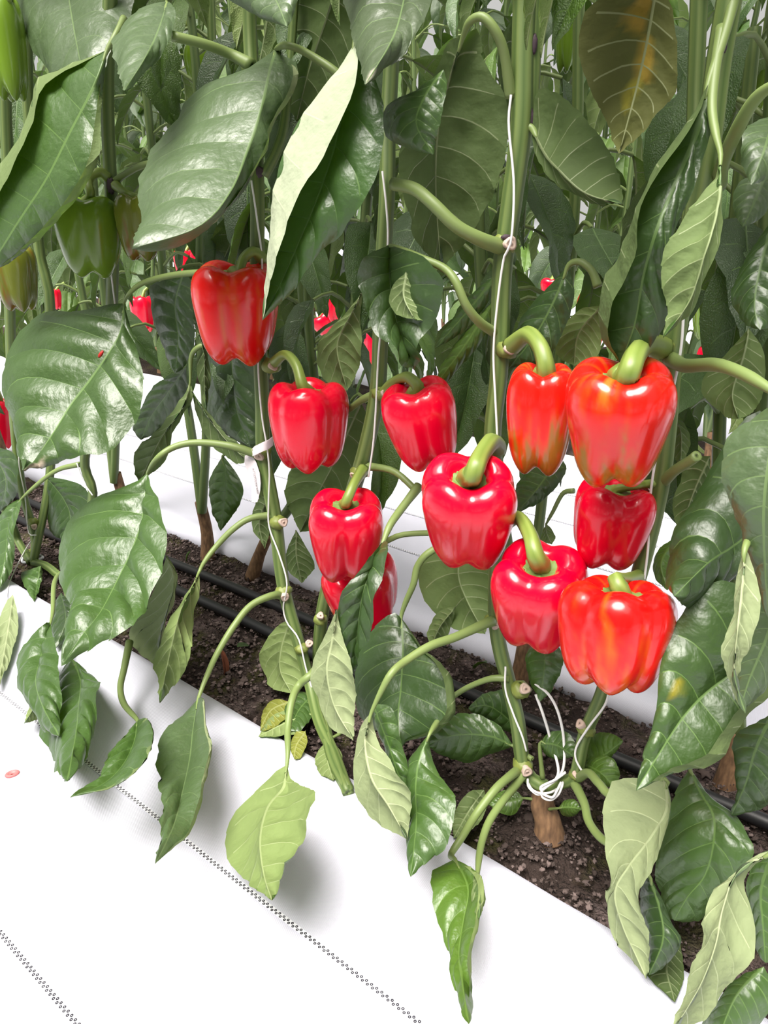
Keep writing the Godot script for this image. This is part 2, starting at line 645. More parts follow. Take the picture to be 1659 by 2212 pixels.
# a plant built by rule, for the second line of the bed and the beds behind
func grown_plant(where: Vector3, height: float, seed_: int, label: String, group: String, step: float, low: float, size: float, sparse := 1.0) -> Node3D:
	rng.seed = seed_
	var o := thing("pepper_plant", where, label, "plant", group)
	part("trunk", tube(PackedVector3Array([Vector3(0, -0.02, 0), Vector3(0.004, 0.05, 0), Vector3(-0.003, 0.12, 0.004)]), [0.016, 0.012, 0.011], 12, M.wood, 8), o)
	for side in [-1.0, 1.0]:
		var p := PackedVector3Array()
		var lean: Vector3 = U * float(side) * rng.randf_range(0.05, 0.09)
		for k in 7:
			var f := k / 6.0
			p.append(Vector3(-0.003, 0.10, 0.004) + lean * (1.0 - pow(1.0 - f, 2.5)) + Vector3(0.008 * sin(k * 2.1 + seed_), f * (height - 0.1), 0.008 * cos(k * 1.7 + seed_)))
		part("stem", tube(p, [0.009, 0.008, 0.007, 0.006], 10, M.stem, 24, 5, Color(0.065, 0.110, 0.028), Color(0.14, 0.19, 0.065)), o)
		var c := curve(p, 40)
		for q in c: far_stems.append(where + q)
		var y := low + rng.randf() * step
		var turn := rng.randf() * TAU
		while y < height:
			if rng.randf() < sparse:
				var f := (y - 0.1) / (height - 0.1)
				hung_leaf(o, where + sample(c, f), turn, rng.randf_range(0.05, 0.11), size * rng.randf_range(0.75, 1.15), rng.randf_range(0.35, 1.25), rng.randi() % 9, rng.randi() % 3)
			turn += 2.4 + rng.randf_range(-0.4, 0.4)
			y += step * rng.randf_range(0.75, 1.25)
	return o

# ------------------------------------------------------------------ materials
func std(albedo: Color, rough: float, spec := 0.5) -> StandardMaterial3D:
	var m := StandardMaterial3D.new()
	m.albedo_color = albedo
	m.roughness = rough
	m.metallic_specular = spec
	return m

func noise_tex(seed_: int, freq: float, octaves: int, size := 512, ramp: Gradient = null, cellular := false) -> NoiseTexture2D:
	var n := FastNoiseLite.new()
	n.seed = seed_
	n.frequency = freq
	n.fractal_octaves = octaves
	if cellular:
		n.noise_type = FastNoiseLite.TYPE_CELLULAR
	var t := NoiseTexture2D.new()
	t.width = size
	t.height = size
	t.seamless = true
	t.noise = n
	if ramp: t.color_ramp = ramp
	return t

func materials() -> void:
	var relief := noise_tex(5, 0.02, 4)
	var ramp := Gradient.new()
	ramp.set_color(0, Color(0.62, 0.62, 0.62))
	ramp.set_color(1, Color(1, 1, 1))
	var sheen := noise_tex(11, 0.012, 4, 512, ramp)
	# tones: 0 dark, 1 middle, 2 fresh, 3 yellowing, 4 pale greyish
	var tops: Array[Color] = [Color(0.024, 0.050, 0.013), Color(0.042, 0.086, 0.018), Color(0.066, 0.125, 0.016), Color(0.14, 0.15, 0.018), Color(0.060, 0.090, 0.042), Color(0.032, 0.06, 0.014), Color(0.040, 0.085, 0.022)]
	var unders: Array[Color] = [Color(0.070, 0.100, 0.036), Color(0.120, 0.165, 0.062), Color(0.180, 0.235, 0.085), Color(0.18, 0.19, 0.035), Color(0.225, 0.265, 0.140), Color(0.095, 0.105, 0.028), Color(0.36, 0.40, 0.28)]
	tones_top = tops
	tones_under = unders
	for i in 7:
		var t := std(tops[i].linear_to_srgb(), 0.52, 0.64)
		t.roughness_texture = sheen
		t.backlight_enabled = true
		t.backlight = Color(0.22, 0.36, 0.04).linear_to_srgb()
		t.heightmap_enabled = true
		t.heightmap_texture = relief
		t.heightmap_scale = 0.13
		t.uv1_triplanar = true
		t.uv1_scale = Vector3.ONE * 7.0
		M["top_%d" % i] = t
		var u := std(unders[i].linear_to_srgb(), 0.75, 0.35)
		u.backlight_enabled = true
		u.backlight = Color(0.25, 0.36, 0.05).linear_to_srgb()
		u.heightmap_enabled = true
		u.heightmap_texture = relief
		u.heightmap_scale = 0.13
		u.uv1_triplanar = true
		u.uv1_scale = Vector3.ONE * 7.0
		M["under_%d" % i] = u
		M["top_vein_%d" % i] = std((tops[i] * 0.8 + Color(0.042, 0.068, 0.018)).linear_to_srgb(), 0.45)
		M["under_vein_%d" % i] = std((unders[i] * 0.8 + Color(0.085, 0.095, 0.05)).linear_to_srgb(), 0.6)
	M.top_spotted = M.top_1.duplicate()
	M.under_spotted = M.under_1.duplicate()
	for m in [M.top_spotted, M.under_spotted]:
		m.albedo_color = Color.WHITE
		m.vertex_color_use_as_albedo = true
	M.dark_mark = std(Color(0.045, 0.025, 0.035).linear_to_srgb(), 0.7)
	M.petiole = std(Color(0.150, 0.205, 0.062).linear_to_srgb(), 0.5)
	M.node = std(Color(0.165, 0.20, 0.04).linear_to_srgb(), 0.5)
	M.scar = std(Color(0.50, 0.38, 0.32).linear_to_srgb(), 0.9)
	M.calyx = std(Color(0.13, 0.20, 0.05).linear_to_srgb(), 0.55)
	M.twine = std(Color(0.85, 0.84, 0.84), 0.7)
	M.stem = std(Color.WHITE, 0.5)
	M.stem.vertex_color_use_as_albedo = true
	M.stalk = std(Color.WHITE, 0.42)
	M.stalk.vertex_color_use_as_albedo = true
	M.pepper_skin = std(Color.WHITE, 0.24, 0.38)
	M.pepper_skin.vertex_color_use_as_albedo = true
	M.pepper_skin.clearcoat_enabled = true
	M.pepper_skin.clearcoat = 0.4
	M.pepper_skin.clearcoat_roughness = 0.13
	M.wood = std(Color.WHITE, 0.85)
	var wr := Gradient.new()
	wr.set_color(0, Color(0.29, 0.21, 0.15))
	wr.set_color(1, Color(0.60, 0.46, 0.33))
	M.wood.albedo_texture = noise_tex(21, 0.02, 4, 256, wr)
	M.wood.uv1_triplanar = true
	M.wood.uv1_scale = Vector3(30, 9, 30)
	M.soil = std(Color.WHITE, 0.95, 0.3)
	M.soil.vertex_color_use_as_albedo = true
	M.soil.heightmap_enabled = true
	M.soil.heightmap_texture = noise_tex(31, 0.03, 5)
	M.soil.heightmap_scale = 0.9
	M.soil.uv1_triplanar = true
	M.soil.uv1_scale = Vector3.ONE * 8.0
	M.clod = std(Color.WHITE, 0.95, 0.3)
	M.clod.vertex_color_use_as_albedo = true
	# woven white tape fabric
	var weave := Image.create(64, 64, false, Image.FORMAT_RGB8)
	for y in 64:
		for x in 64:
			var h := 0.5 + 0.5 * sin(TAU * x / 8.0) * (1.0 if (y / 8) % 2 == 0 else -1.0)
			weave.set_pixel(x, y, Color(h, h, h))
	M.cover = std(Color(0.80, 0.80, 0.855), 0.55, 0.5)
	M.cover.heightmap_enabled = true
	M.cover.heightmap_texture = ImageTexture.create_from_image(weave)
	M.cover.heightmap_scale = 0.02
	M.cover.uv1_triplanar = true
	M.cover.uv1_scale = Vector3.ONE * 70.0
	# dark thread loops of a seam, two rows of small rings
	var loops := Image.create(64, 64, false, Image.FORMAT_RGB8)
	for y in 64:
		for x in 64:
			var dark := false
			for k in 2:
				var dx := fposmod(x - 16.0 - 32.0 * k + 32.0, 64.0) - 32.0
				var dy := y - (20.0 + 24.0 * k)
				var d := Vector2(dx, dy).length()
				if d > 4.5 and d < 15.5: dark = true
			loops.set_pixel(x, y, Color(0.10, 0.09, 0.14) if dark else Color(0.90, 0.90, 0.93))
	M.seam = std(Color.WHITE, 0.8)
	M.seam.albedo_texture = ImageTexture.create_from_image(loops)
	M.hose = std(Color(0.10, 0.10, 0.11), 0.45)
	M.paper = std(Color(0.88, 0.84, 0.86), 0.6)
	M.ink = std(Color(0.12, 0.11, 0.13), 0.7)
	M.clip = std(Color(0.80, 0.81, 0.84), 0.25)
	M.dry = std(Color(0.42, 0.23, 0.15), 0.9)
	M.redbit = std(Color(0.62, 0.10, 0.06), 0.5)
	M.pink = std(Color(0.72, 0.42, 0.42), 0.5)

# ------------------------------------------------------------------ ground
func soil_strip(v0: float, v1: float, u0: float, u1: float, cell: float, label: String, called: String) -> void:
	var bumps := FastNoiseLite.new()
	bumps.seed = 3
	bumps.frequency = 9.0
	bumps.fractal_octaves = 5
	var stain := FastNoiseLite.new()
	stain.seed = 8
	stain.frequency = 5.0
	stain.fractal_octaves = 4
	var rows := []
	var cols := []
	var nu := int((u1 - u0) / cell)
	var nvv := int((v1 - v0) / cell)
	for j in nvv + 1:
		var line := PackedVector3Array()
		var tint := []
		for i in nu + 1:
			var u := lerpf(u0, u1, float(i) / nu)
			var v := lerpf(v0, v1, float(j) / nvv)
			var h := bumps.get_noise_2d(u, v) * 0.016 - 0.006
			line.append(uv_point(u, v, h))
			var s := stain.get_noise_2d(u, v)
			var g := stain.get_noise_2d(u * 2.0 + 40.0, v * 2.0)
			var c := Color(0.040, 0.028, 0.024).lerp(Color(0.115, 0.086, 0.080), smoothstep(0.05, 0.4, s))
			c = c.lerp(Color(0.048, 0.048, 0.014), smoothstep(0.12, 0.38, g) * 0.7)
			tint.append(c)
		rows.append(line)
		cols.append(tint)
	var o := part(called, grid_mesh(rows, false, M.soil, cols), self)
	tag(o, label, "soil", "", "structure")

func sheet(called: String, label: String, profile: Array, u0: float, u1: float, seams: Array) -> void:
	# a woven sheet laid along the bed: profile is (v, y) from edge to edge
	var prof := PackedVector3Array()
	for q in profile: prof.append(Vector3(q[0], q[1], 0))
	var c := curve(prof, profile.size() * 6)
	var ripple := FastNoiseLite.new()
	ripple.seed = 14
	ripple.frequency = 2.2
	var rows := []
	var n := 90
	for q in c:
		var line := PackedVector3Array()
		for i in n + 1:
			var u := lerpf(u0, u1, float(i) / n)
			line.append(uv_point(u, q.x + 0.004 * ripple.get_noise_2d(u, 3.0), q.y + 0.003 * ripple.get_noise_2d(u, q.x * 2.0)))
		rows.append(line)
	var o := part(called, grid_mesh(rows, false, M.cover), self)
	tag(o, label, "ground cover", "", "structure")
	for sv in seams:
		var arr := []
		arr.resize(Mesh.ARRAY_MAX)
		var vs := PackedVector3Array()
		var ns := PackedVector3Array()
		var uvs := PackedVector2Array()
		var idx := PackedInt32Array()
		for i in n + 1:
			var u := lerpf(u0, u1, float(i) / n)
			var y0 := profile_height(c, sv) + 0.0012
			for e in 2:
				var v: float = sv + (e - 0.5) * 0.0058
				vs.append(uv_point(u, v + 0.002 * sin(u * 3.0), y0 + 0.003 * ripple.get_noise_2d(u, v * 2.0)))
				ns.append(Vector3.UP)
				uvs.append(Vector2((u - u0) / 0.0058, e))
			if i < n:
				idx.append_array([i * 2, i * 2 + 1, i * 2 + 2, i * 2 + 1, i * 2 + 3, i * 2 + 2])
		arr[Mesh.ARRAY_VERTEX] = vs
		arr[Mesh.ARRAY_NORMAL] = ns
		arr[Mesh.ARRAY_TEX_UV] = uvs
		arr[Mesh.ARRAY_INDEX] = idx
		var m := ArrayMesh.new()
		m.add_surface_from_arrays(Mesh.PRIMITIVE_TRIANGLES, arr)
		m.surface_set_material(0, M.seam)
		part("seam", m, o)

func profile_height(c: PackedVector3Array, v: float) -> float:
	for i in c.size() - 1:
		if minf(c[i].x, c[i + 1].x) <= v and v <= maxf(c[i].x, c[i + 1].x):
			return lerpf(c[i].y, c[i + 1].y, (v - c[i].x) / (c[i + 1].x - c[i].x))
	return 0.0

func clods() -> void:
	var mm := MultiMesh.new()
	mm.transform_format = MultiMesh.TRANSFORM_3D
	mm.use_colors = true
	mm.mesh = blob(Vector3.ONE, 5, 1.3, M.clod, 6, 8)
	rng.seed = 77
	mm.instance_count = 16000
	for i in 16000:
		var u := rng.randf_range(-1.9, 0.35)
		var v := rng.randf_range(0.55, 0.895)
		var r := 0.0010 + 0.0028 * pow(rng.randf(), 3.0) + (0.0035 if rng.randf() < 0.008 else 0.0)
		var b := Basis.from_euler(Vector3(rng.randf() * 6, rng.randf() * 6, rng.randf() * 6)).scaled(Vector3(r, r * 0.8, r))
		mm.set_instance_transform(i, Transform3D(b, uv_point(u, v, 0.001 + r * 0.3)))
		var k := rng.randf()
		mm.set_instance_color(i, Color(0.044, 0.032, 0.028).lerp(Color(0.16, 0.12, 0.112), k * k))
	var o := MultiMeshInstance3D.new()
	o.name = "soil_crumbs"
	o.multimesh = mm
	add_child(o)
	tag(o, "loose dark crumbs of soil strewn over the bed", "soil", "", "stuff")

# ------------------------------------------------------------------ the scene
func _ready() -> void:
	rng.seed = 1
	view_and_light()
	materials()
	ground()
	make_variants()
	for k in 2:
		var cols: Array = [[RED], [GREEN]][k]
		pepper_low.append(pepper_body(1.0, 1.0, 4, 0.6, 40 + k, 0.4, cols, 24, 36))
	near_plants()
	near_leaves()
	near_peppers()
	back_plants()
	small_things()

func view_and_light() -> void:
	var cam := Camera3D.new()
	cam.name = "camera"
	add_child(cam)
	cam.position = EYE
	cam.rotation_degrees = Vector3(-PITCH, 0, 0)
	cam.fov = rad_to_deg(2.0 * atan(1106.0 / FOCAL))
	cam.near = 0.02
	cam.far = 100.0
	var env := Environment.new()
	env.background_mode = Environment.BG_SKY
	var sky := Sky.new()
	var sm := ProceduralSkyMaterial.new()
	sm.sky_top_color = Color(0.99, 0.985, 0.97)
	sm.sky_horizon_color = Color(0.99, 0.985, 0.97)
	sm.ground_bottom_color = Color(0.80, 0.80, 0.82)
	sm.ground_horizon_color = Color(0.95, 0.96, 0.98)
	sm.sky_energy_multiplier = 0.58
	sky.sky_material = sm
	env.sky = sky
	env.tonemap_mode = Environment.TONE_MAPPER_LINEAR
	env.tonemap_exposure = 2.05
	env.sdfgi_enabled = true
	env.ssao_enabled = true
	env.ssil_enabled = true
	var we := WorldEnvironment.new()
	we.name = "environment"
	we.environment = env
	add_child(we)
	# the sun behind the milky greenhouse roof: high, over the path and a little to the left
	var sun := DirectionalLight3D.new()
	sun.name = "sun"
	add_child(sun)
	sun.look_at_from_position(Vector3(-0.28, 1.0, 0.42), Vector3.ZERO)
	sun.light_color = Color(1.0, 0.98, 0.95)
	sun.light_energy = 1.5
	sun.light_angular_distance = 38.0
	sun.shadow_enabled = true

func ground() -> void:
	soil_strip(0.50, 0.93, -3.2, 0.7, 0.007, "dark crumbly soil of the bed between the white sheets", "soil_bed")
	soil_strip(2.02, 2.52, -7.0, 2.0, 0.03, "strip of soil under the second bed of plants", "soil_bed_001")
	soil_strip(3.78, 4.3, -9.5, 3.0, 0.05, "strip of soil under the furthest bed of plants", "soil_bed_002")
	sheet("woven_sheet", "white woven ground cover on the path in the foreground", [[-0.58, 0.004], [-0.4, 0.004], [-0.2, 0.004], [0.1, 0.004], [0.2, 0.004], [0.3, 0.005], [0.40, 0.008], [0.47, 0.013], [0.52, 0.019], [0.538, 0.019], [0.546, 0.014], [0.547, 0.004], [0.54, -0.01]], -5.0, 1.6, [0.185, 0.366])
	sheet("woven_sheet_001", "white woven ground cover behind the soil bed", [[0.905, -0.015], [0.897, 0.0], [0.898, 0.012], [0.908, 0.024], [0.925, 0.028], [0.95, 0.022], [1.0, 0.012], [1.1, 0.008], [1.3, 0.006], [1.6, 0.006], [1.95, 0.008], [2.02, 0.004], [2.04, -0.02]], -7.0, 1.6, [1.14, 1.32, 1.5, 1.68])
	sheet("woven_sheet_002", "white woven ground cover between the far beds", [[2.50, -0.015], [2.51, 0.01], [2.6, 0.008], [3.0, 0.006], [3.6, 0.006], [3.78, 0.006], [3.80, -0.02]], -9.5, 2.4, [])
	sheet("woven_sheet_003", "white woven ground cover behind the furthest bed", [[4.28, -0.015], [4.3, 0.01], [5.0, 0.008], [7.0, 0.006], [9.0, 0.006]], -12.0, 4.0, [])
	sheet("woven_sheet_004", "white woven ground cover beyond the bed behind the viewer", [[-3.0, 0.004], [-2.0, 0.004], [-1.0, 0.006], [-0.94, 0.004]], -5.0, 3.0, [])
	clods()
	# steel wires above the beds, from which the twines hang
	for q in [[0.63, "over the near line of plants"], [2.2, "over the second bed"]]:
		var wire := part("support_wire" if q[0] < 1.0 else "support_wire_001", tube(PackedVector3Array([uv_point(-6.0, q[0], 2.4), uv_point(-2.0, q[0], 2.39), uv_point(2.0, q[0], 2.4)]), [0.0025], 6, M.clip, 8), self)
		tag(wire, "steel support wire " + q[1], "wire", "", "structure")
	# drip hoses
	for q in [[0.792, 0.011, "black drip hose along the soil bed, further from the path"], [0.722, 0.010, "black drip hose along the soil bed, nearer to the path"]]:
		var p := PackedVector3Array()
		var u0 := -3.0
		var u1 := 0.6
		if q[0] < 0.75: u1 = -0.62
		for i in 15:
			var u := lerpf(u0, u1, i / 14.0)
			p.append(U * (u - u0) + V * 0.006 * sin(u * 5.0))
		var o := MeshInstance3D.new()
		o.name = numbered("drip_hose")
		o.mesh = tube(p, [0.0085], 14, M.hose, 90)
		add_child(o)
		o.position = uv_point(u0, q[0], q[1])
		tag(o, q[2], "hose", "drip hoses")

func near_plants() -> void:
	plants["A"] = thing("pepper_plant", at(66, 1232, 0.0), "pepper plant at the left edge, tied with a white clip above the soil", "plant", "plants in the near line")
	plants["B"] = thing("pepper_plant", at(755, 1725, 0.0), "pepper plant left of the middle, with a paper label on its stem", "plant", "plants in the near line")
	plants["C"] = thing("pepper_plant", at(1186, 1800, 0.0), "forked pepper plant right of the middle, with a thick brown foot", "plant", "plants in the near line")
	plants["D"] = thing("pepper_plant", uv_point(0.12, 0.62), "pepper plant at the right edge, shown by its large hanging leaves", "plant", "plants in the near line")
	plants["E"] = thing("pepper_plant", at(1120, 1480, -0.235), "second line pepper plant with a brown foot behind the lowest left pepper", "plant", "plants in the second line of the bed")
	plants["F"] = thing("pepper_plant", at(546, 1240, -0.235), "second line pepper plant with a slanting brown foot behind the labelled stem", "plant", "plants in the second line of the bed")
	plants["G"] = thing("pepper_plant", at(1566, 1690, -0.22), "second line pepper plant whose brown foot shows at the right", "plant", "plants in the second line of the bed")
	for q in [["E", [1119, 1490, -0.235, 1128, 1425, -0.235, 1138, 1360, -0.235, 1100, 1200, -0.23, 1075, 1000, -0.23, 1040, 600, -0.23, 1030, 200, -0.23], 2], ["F", [544, 1250, -0.235, 560, 1200, -0.235, 582, 1150, -0.23, 640, 1060, -0.23, 660, 800, -0.23, 640, 400, -0.23, 640, 0, -0.23], 2], ["G", [1564, 1705, -0.22, 1580, 1640, -0.22, 1596, 1580, -0.22, 1590, 1300, -0.22, 1640, 900, -0.22, 1660, 400, -0.22, 1680, 0, -0.22], 2]]:
		var root: Node3D = plants[q[0]]
		var p := PackedVector3Array()
		var a: Array = q[1]
		for i in a.size() / 3: p.append(at(a[i * 3], a[i * 3 + 1], a[i * 3 + 2], -0.02) - root.position)
		part("trunk", tube(p.slice(0, 3), [0.015, 0.011, 0.010], 14, M.wood, 12), root)
		part("stem", tube(p.slice(2), [0.0085, 0.008, 0.0075], 12, M.stem, 40, 5, Color(0.065, 0.110, 0.028), Color(0.14, 0.19, 0.065)), root)
		var c := curve(p.slice(2), 40)
		for w in c: far_stems.append(root.position + w)
		rng.seed = 90 + int(a[0])
		var turn := rng.randf() * TAU
		var i := 0.0
		while i < 1.0:
			var w := root.position + sample(c, i)
			if w.y > 0.36:
				hung_leaf(root, w, turn, rng.randf_range(0.05, 0.1), rng.randf_range(0.11, 0.17), rng.randf_range(0.5, 1.3), rng.randi() % 9, rng.randi() % 2)
			turn += 2.4
			i += 0.028
	for q in [["E", [1138, 1362, -0.23, 1180, 1000, -0.25, 1238, 500, -0.26, 1252, -60, -0.26]], ["F", [582, 1152, -0.23, 540, 900, -0.25, 478, 500, -0.26, 452, -60, -0.26]], ["G", [1596, 1582, -0.22, 1556, 1200, -0.24, 1560, 800, -0.25, 1630, 60, -0.25]]]:
		var c := curve(stem(q[0], q[1], [0.0075, 0.007, 0.0065]), 40)
		var root: Node3D = plants[q[0]]
		for k in 40:
			far_stems.append(root.position + c[k])
			if k % 2 == 0 and root.position.y + c[k].y > 0.4:
				hung_leaf(root, root.position + c[k], k * 1.2 + root.position.x * 9.0, rng.randf_range(0.05, 0.1), rng.randf_range(0.11, 0.16), rng.randf_range(0.5, 1.3), rng.randi() % 9, rng.randi() % 2)
	# woody feet
	for q in [["C", [1187, 1812, 0, 1183, 1775, 0, 1172, 1740, 0, 1174, 1715, 0.0, 1180, 1702, 0], [0.0185, 0.0150, 0.0135, 0.0125, 0.009]], ["B", [757, 1760, 0, 752, 1690, 0, 745, 1600, 0.0, 715, 1560, 0], [0.007, 0.007, 0.0065, 0.006]]]:
		var p := PackedVector3Array()
		var a: Array = q[1]
		for i in a.size() / 3: p.append(at(a[i * 3], a[i * 3 + 1], a[i * 3 + 2], -0.02) - plants[q[0]].position)
		part("trunk", tube(p, q[2], 16, M.wood if q[0] == "C" else M.petiole, 20), plants[q[0]])
	# C, left and right stems
	stem("C", [1180, 1700, 0, 1150, 1685, 0.004, 1130, 1650, 0.005, 1118, 1560, 0.005, 1100, 1480, 0, 1072, 1350, 0, 1074, 1150, -0.01, 1064, 950, 0, 1078, 800, 0, 1084, 600, 0, 1096, 500, 0, 1120, 330, 0, 1128, 240, 0, 1130, 120, 0, 1136, -60, 0], [0.0075, 0.0078, 0.0076, 0.0078, 0.008, 0.008, 0.0085, 0.0088, 0.009, 0.0095])
	stem("C", [1118, 340, -0.008, 1146, 260, -0.008, 1152, 120, -0.008, 1158, -60, -0.008], [0.004, 0.0065, 0.0065])
	stem("C", [1188, 1705, 0, 1215, 1690, 0.004, 1243, 1675, 0.005, 1262, 1590, 0.005, 1300, 1500, 0.002, 1330, 1400, 0, 1382, 1235, 0, 1424, 1060, 0, 1440, 930, 0, 1452, 780, 0, 1472, 640, 0, 1505, 450, 0.01, 1532, 300, 0.02, 1550, 150, 0.02, 1585, -60, 0.02], [0.0065, 0.0066, 0.0068, 0.0072, 0.0078, 0.008, 0.0085, 0.0085, 0.0085])
	stem("C", [1470, 660, -0.01, 1495, 400, -0.02, 1502, 200, -0.03, 1512, -60, -0.03], [0.006, 0.006, 0.0065])
	# B
	stem("B", [752, 1712, -0.004, 722, 1630, -0.004, 690, 1560, 0, 668, 1470, 0.002, 640, 1370, 0.004, 612, 1265, 0.004, 594, 1120, 0.003, 570, 985, 0, 567, 880, 0, 562, 760, 0, 556, 560, 0, 556, 420, 0, 550, 250, -0.01, 541, 100, -0.02, 536, -60, -0.02], [0.007, 0.0078, 0.0085, 0.009, 0.0095, 0.009, 0.0085, 0.008, 0.0075])
	stem("B", [752, 1706, -0.006, 716, 1630, -0.008, 688, 1480, -0.02, 694, 1340, -0.01, 720, 1220, -0.01, 760, 1070, 0, 790, 970, 0, 815, 850, 0, 822, 720, 0, 828, 560, 0, 836, 420, 0, 838, 280, -0.01, 846, 120, -0.02, 850, -60, -0.02], [0.007, 0.0075, 0.008, 0.0085, 0.0085, 0.008, 0.0075, 0.007])
	stem("B", [570, 380, 0.002, 600, 320, -0.01, 615, 260, -0.02, 628, 120, -0.03, 640, -60, -0.03], [0.006, 0.0045, 0.0045])
	# A
	stem("A", [70, 1215, 0, 76, 1180, 0, 70, 1135, 0, 48, 1060, 0, 30, 900, 0, 22, 700, 0, 18, 400, 0, 12, 200, 0, 20, -60, 0], [0.0075, 0.008, 0.0085, 0.0085, 0.008])
	stem("A", [72, 1215, 0, 100, 1222, -0.005, 150, 1240, -0.01, 200, 1080, -0.02, 183, 990, -0.02, 230, 800, -0.02, 243, 600, 0, 240, 420, 0, 234, 300, 0, 232, 150, 0, 240, -60, 0], [0.0075, 0.0078, 0.008, 0.0085, 0.0085, 0.0085])
	stem("A", [66, 1215, 0, 40, 1170, 0.01, 20, 1120, 0.02, -40, 1000, 0.02], [0.0075, 0.0078])
	stem("A", [72, 1215, 0, 110, 1000, -0.05, 108, 660, -0.06, 85, 540, -0.06, 60, 200, -0.06, 60, -60, -0.06], [0.0075, 0.0085, 0.0085])
	# D
	var d_root: Node3D = plants["D"]
	var d_top := at(1740, -50, 0.0) - d_root.position
	part("trunk", tube(PackedVector3Array([Vector3(0, -0.02, 0), Vector3(0.003, 0.05, 0.002), Vector3(0, 0.10, 0)]), [0.017, 0.013, 0.011], 14, M.wood, 10), d_root)
	for lean in [0.0, 0.12]:
		part("stem", tube(PackedVector3Array([Vector3(0, 0.08, 0), Vector3(0, 0.2, 0) + U * lean * 0.6, d_top * 0.5 + Vector3(0, 0.05, 0) + U * lean, d_top + U * lean]), [0.0075, 0.0085, 0.009], 16, M.stem, 30, 6, Color(0.065, 0.110, 0.025), Color(0.150, 0.205, 0.062)), d_root)
	# the plants go on above the frame
	for q in [["C", 1136, 0.0], ["C", 1158, -0.01], ["C", 1585, 0.02], ["C", 1512, -0.03], ["B", 536, -0.02], ["B", 850, -0.02], ["B", 640, -0.03], ["A", 20, 0.0], ["A", 240, 0.0], ["A", 60, -0.06], ["D", 1740, 0.0]]:
		upper_shoot(q[0], at(q[1], -50, q[2]))
	# nodes with the scars of side shoots
	for q in [["C", 1088, 526, 0.002, 0.0125, 14, 0], ["C", 1066, 1340, 0, 0.0105, 4, 10], ["C", 1124, 1490, 0.003, 0.0125, 10, -2], ["C", 1130, 1652, 0.006, 0.0125, 8, 14], ["C", 1266, 1574, 0.005, 0.0105, -12, -10], ["C", 1246, 1672, 0.005, 0.0095, 0, 0], ["C", 1095, 755, 0.002, 0.012, 6, -2], ["B", 566, 975, 0.004, 0.0135, -6, 10], ["B", 600, 1128, 0.005, 0.0125, 12, 0], ["B", 613, 1276, 0.006, 0.0125, 2, 14], ["B", 652, 1400, 0.004, 0.011, 16, -10], ["B", 692, 1338, 0.0, 0.0105, 0, -8], ["B", 776, 1020, 0.002, 0.012, -10, 8], ["B", 586, 790, 0.004, 0.013, 4, 0], ["B", 826, 850, 0.002, 0.012, 8, 0], ["A", 72, 1128, 0.003, 0.012, 2, 10], ["A", 64, 1196, 0.004, 0.0125, -3, 8], ["C", 1432, 750, 0.004, 0.012, -18, 14]]:
		node_knob(q[0], q[1], q[2], q[3], q[4], true, q[5], q[6])
	# dark scars on old nodes
	for q in [["C", 1153, 95, -0.0012, 7, 17], ["C", 1146, 256, -0.0012, 7, 18], ["C", 1563, 100, 0.0275, 6, 12], ["C", 1094, 512, 0.0095, 11, 5], ["A", 240, 402, 0.0075, 8, 14], ["B", 562, 372, 0.0075, 8, 10]]:
		var root: Node3D = plants[q[0]]
		var c := at(q[1], q[2], q[3])
		var k := (c - EYE).length() / FOCAL
		part("scar_mark", blob(Vector3(q[4] * k, q[5] * k, 0.0016), int(q[1]), 0.5, M.dark_mark), root, c - root.position)
	# twines
	twine("white twine on the thick stem right of the middle, above the paired cut node", [1104, 205, 0.012, 1099, 270, 0.014, 1110, 400, 0.014, 1104, 520, 0.016, 1088, 560, 0.014, 1074, 660, 0.013, 1066, 760, 0.013, 1070, 860, 0.013, 1074, 940, 0.013])
	twine("white twine along the lower stem beside the brown foot", [1092, 1440, 0.012, 1092, 1490, 0.014, 1108, 1540, 0.016, 1128, 1590, 0.016, 1137, 1622, 0.013])
	twine("white twine on the right stem behind the front pair of peppers", [1478, 640, 0.012, 1470, 760, 0.013, 1440, 900, 0.013, 1415, 1000, 0.013, 1402, 1100, 0.013, 1400, 1180, 0.014, 1392, 1250, 0.012])
	twine("white twine wound round the short right fork above the knot", [1316, 1478, 0.009, 1308, 1520, 0.010, 1272, 1570, 0.015, 1246, 1612, 0.013, 1244, 1640, 0.013, 1262, 1674, 0.013])
	twine("white twine down the stem that carries the paper label", [543, 390, 0.012, 556, 480, 0.012, 566, 570, 0.012, 560, 700, 0.012, 558, 800, 0.013, 566, 900, 0.014, 576, 960, 0.016, 582, 1020, 0.013, 580, 1090, 0.014, 582, 1140, 0.014, 604, 1200, 0.014, 620, 1260, 0.015, 612, 1310, 0.014, 620, 1345, 0.014, 645, 1380, 0.013, 660, 1440, 0.012, 680, 1520, 0.012, 660, 1560, 0.012])
	twine("white twine down the stem between the two lower middle peppers", [826, 370, 0.011, 834, 440, 0.012, 838, 520, 0.012, 830, 640, 0.012, 818, 760, 0.012, 812, 880, 0.012, 806, 960, 0.012, 796, 1030, 0.012])
	twine("white twine on the stem behind the large left leaf", [240, 590, 0.012, 250, 680, 0.012, 246, 720, 0.012])
	twine("white twine from the left edge plant down to its clip", [40, 960, 0.012, 42, 1010, 0.013, 52, 1060, 0.013, 56, 1090, 0.013, 62, 1150, 0.014, 78, 1156, 0.013])
	twine("white twine beside the stem above the lower left leaf", [166, 1000, -0.006, 180, 1040, -0.006, 200, 1070, -0.006])
	twine("loose end of white twine hanging below the left clip", [66, 1170, 0.016, 48, 1200, 0.03, 20, 1260, 0.06, 14, 1310, 0.08, 18, 1360, 0.1])

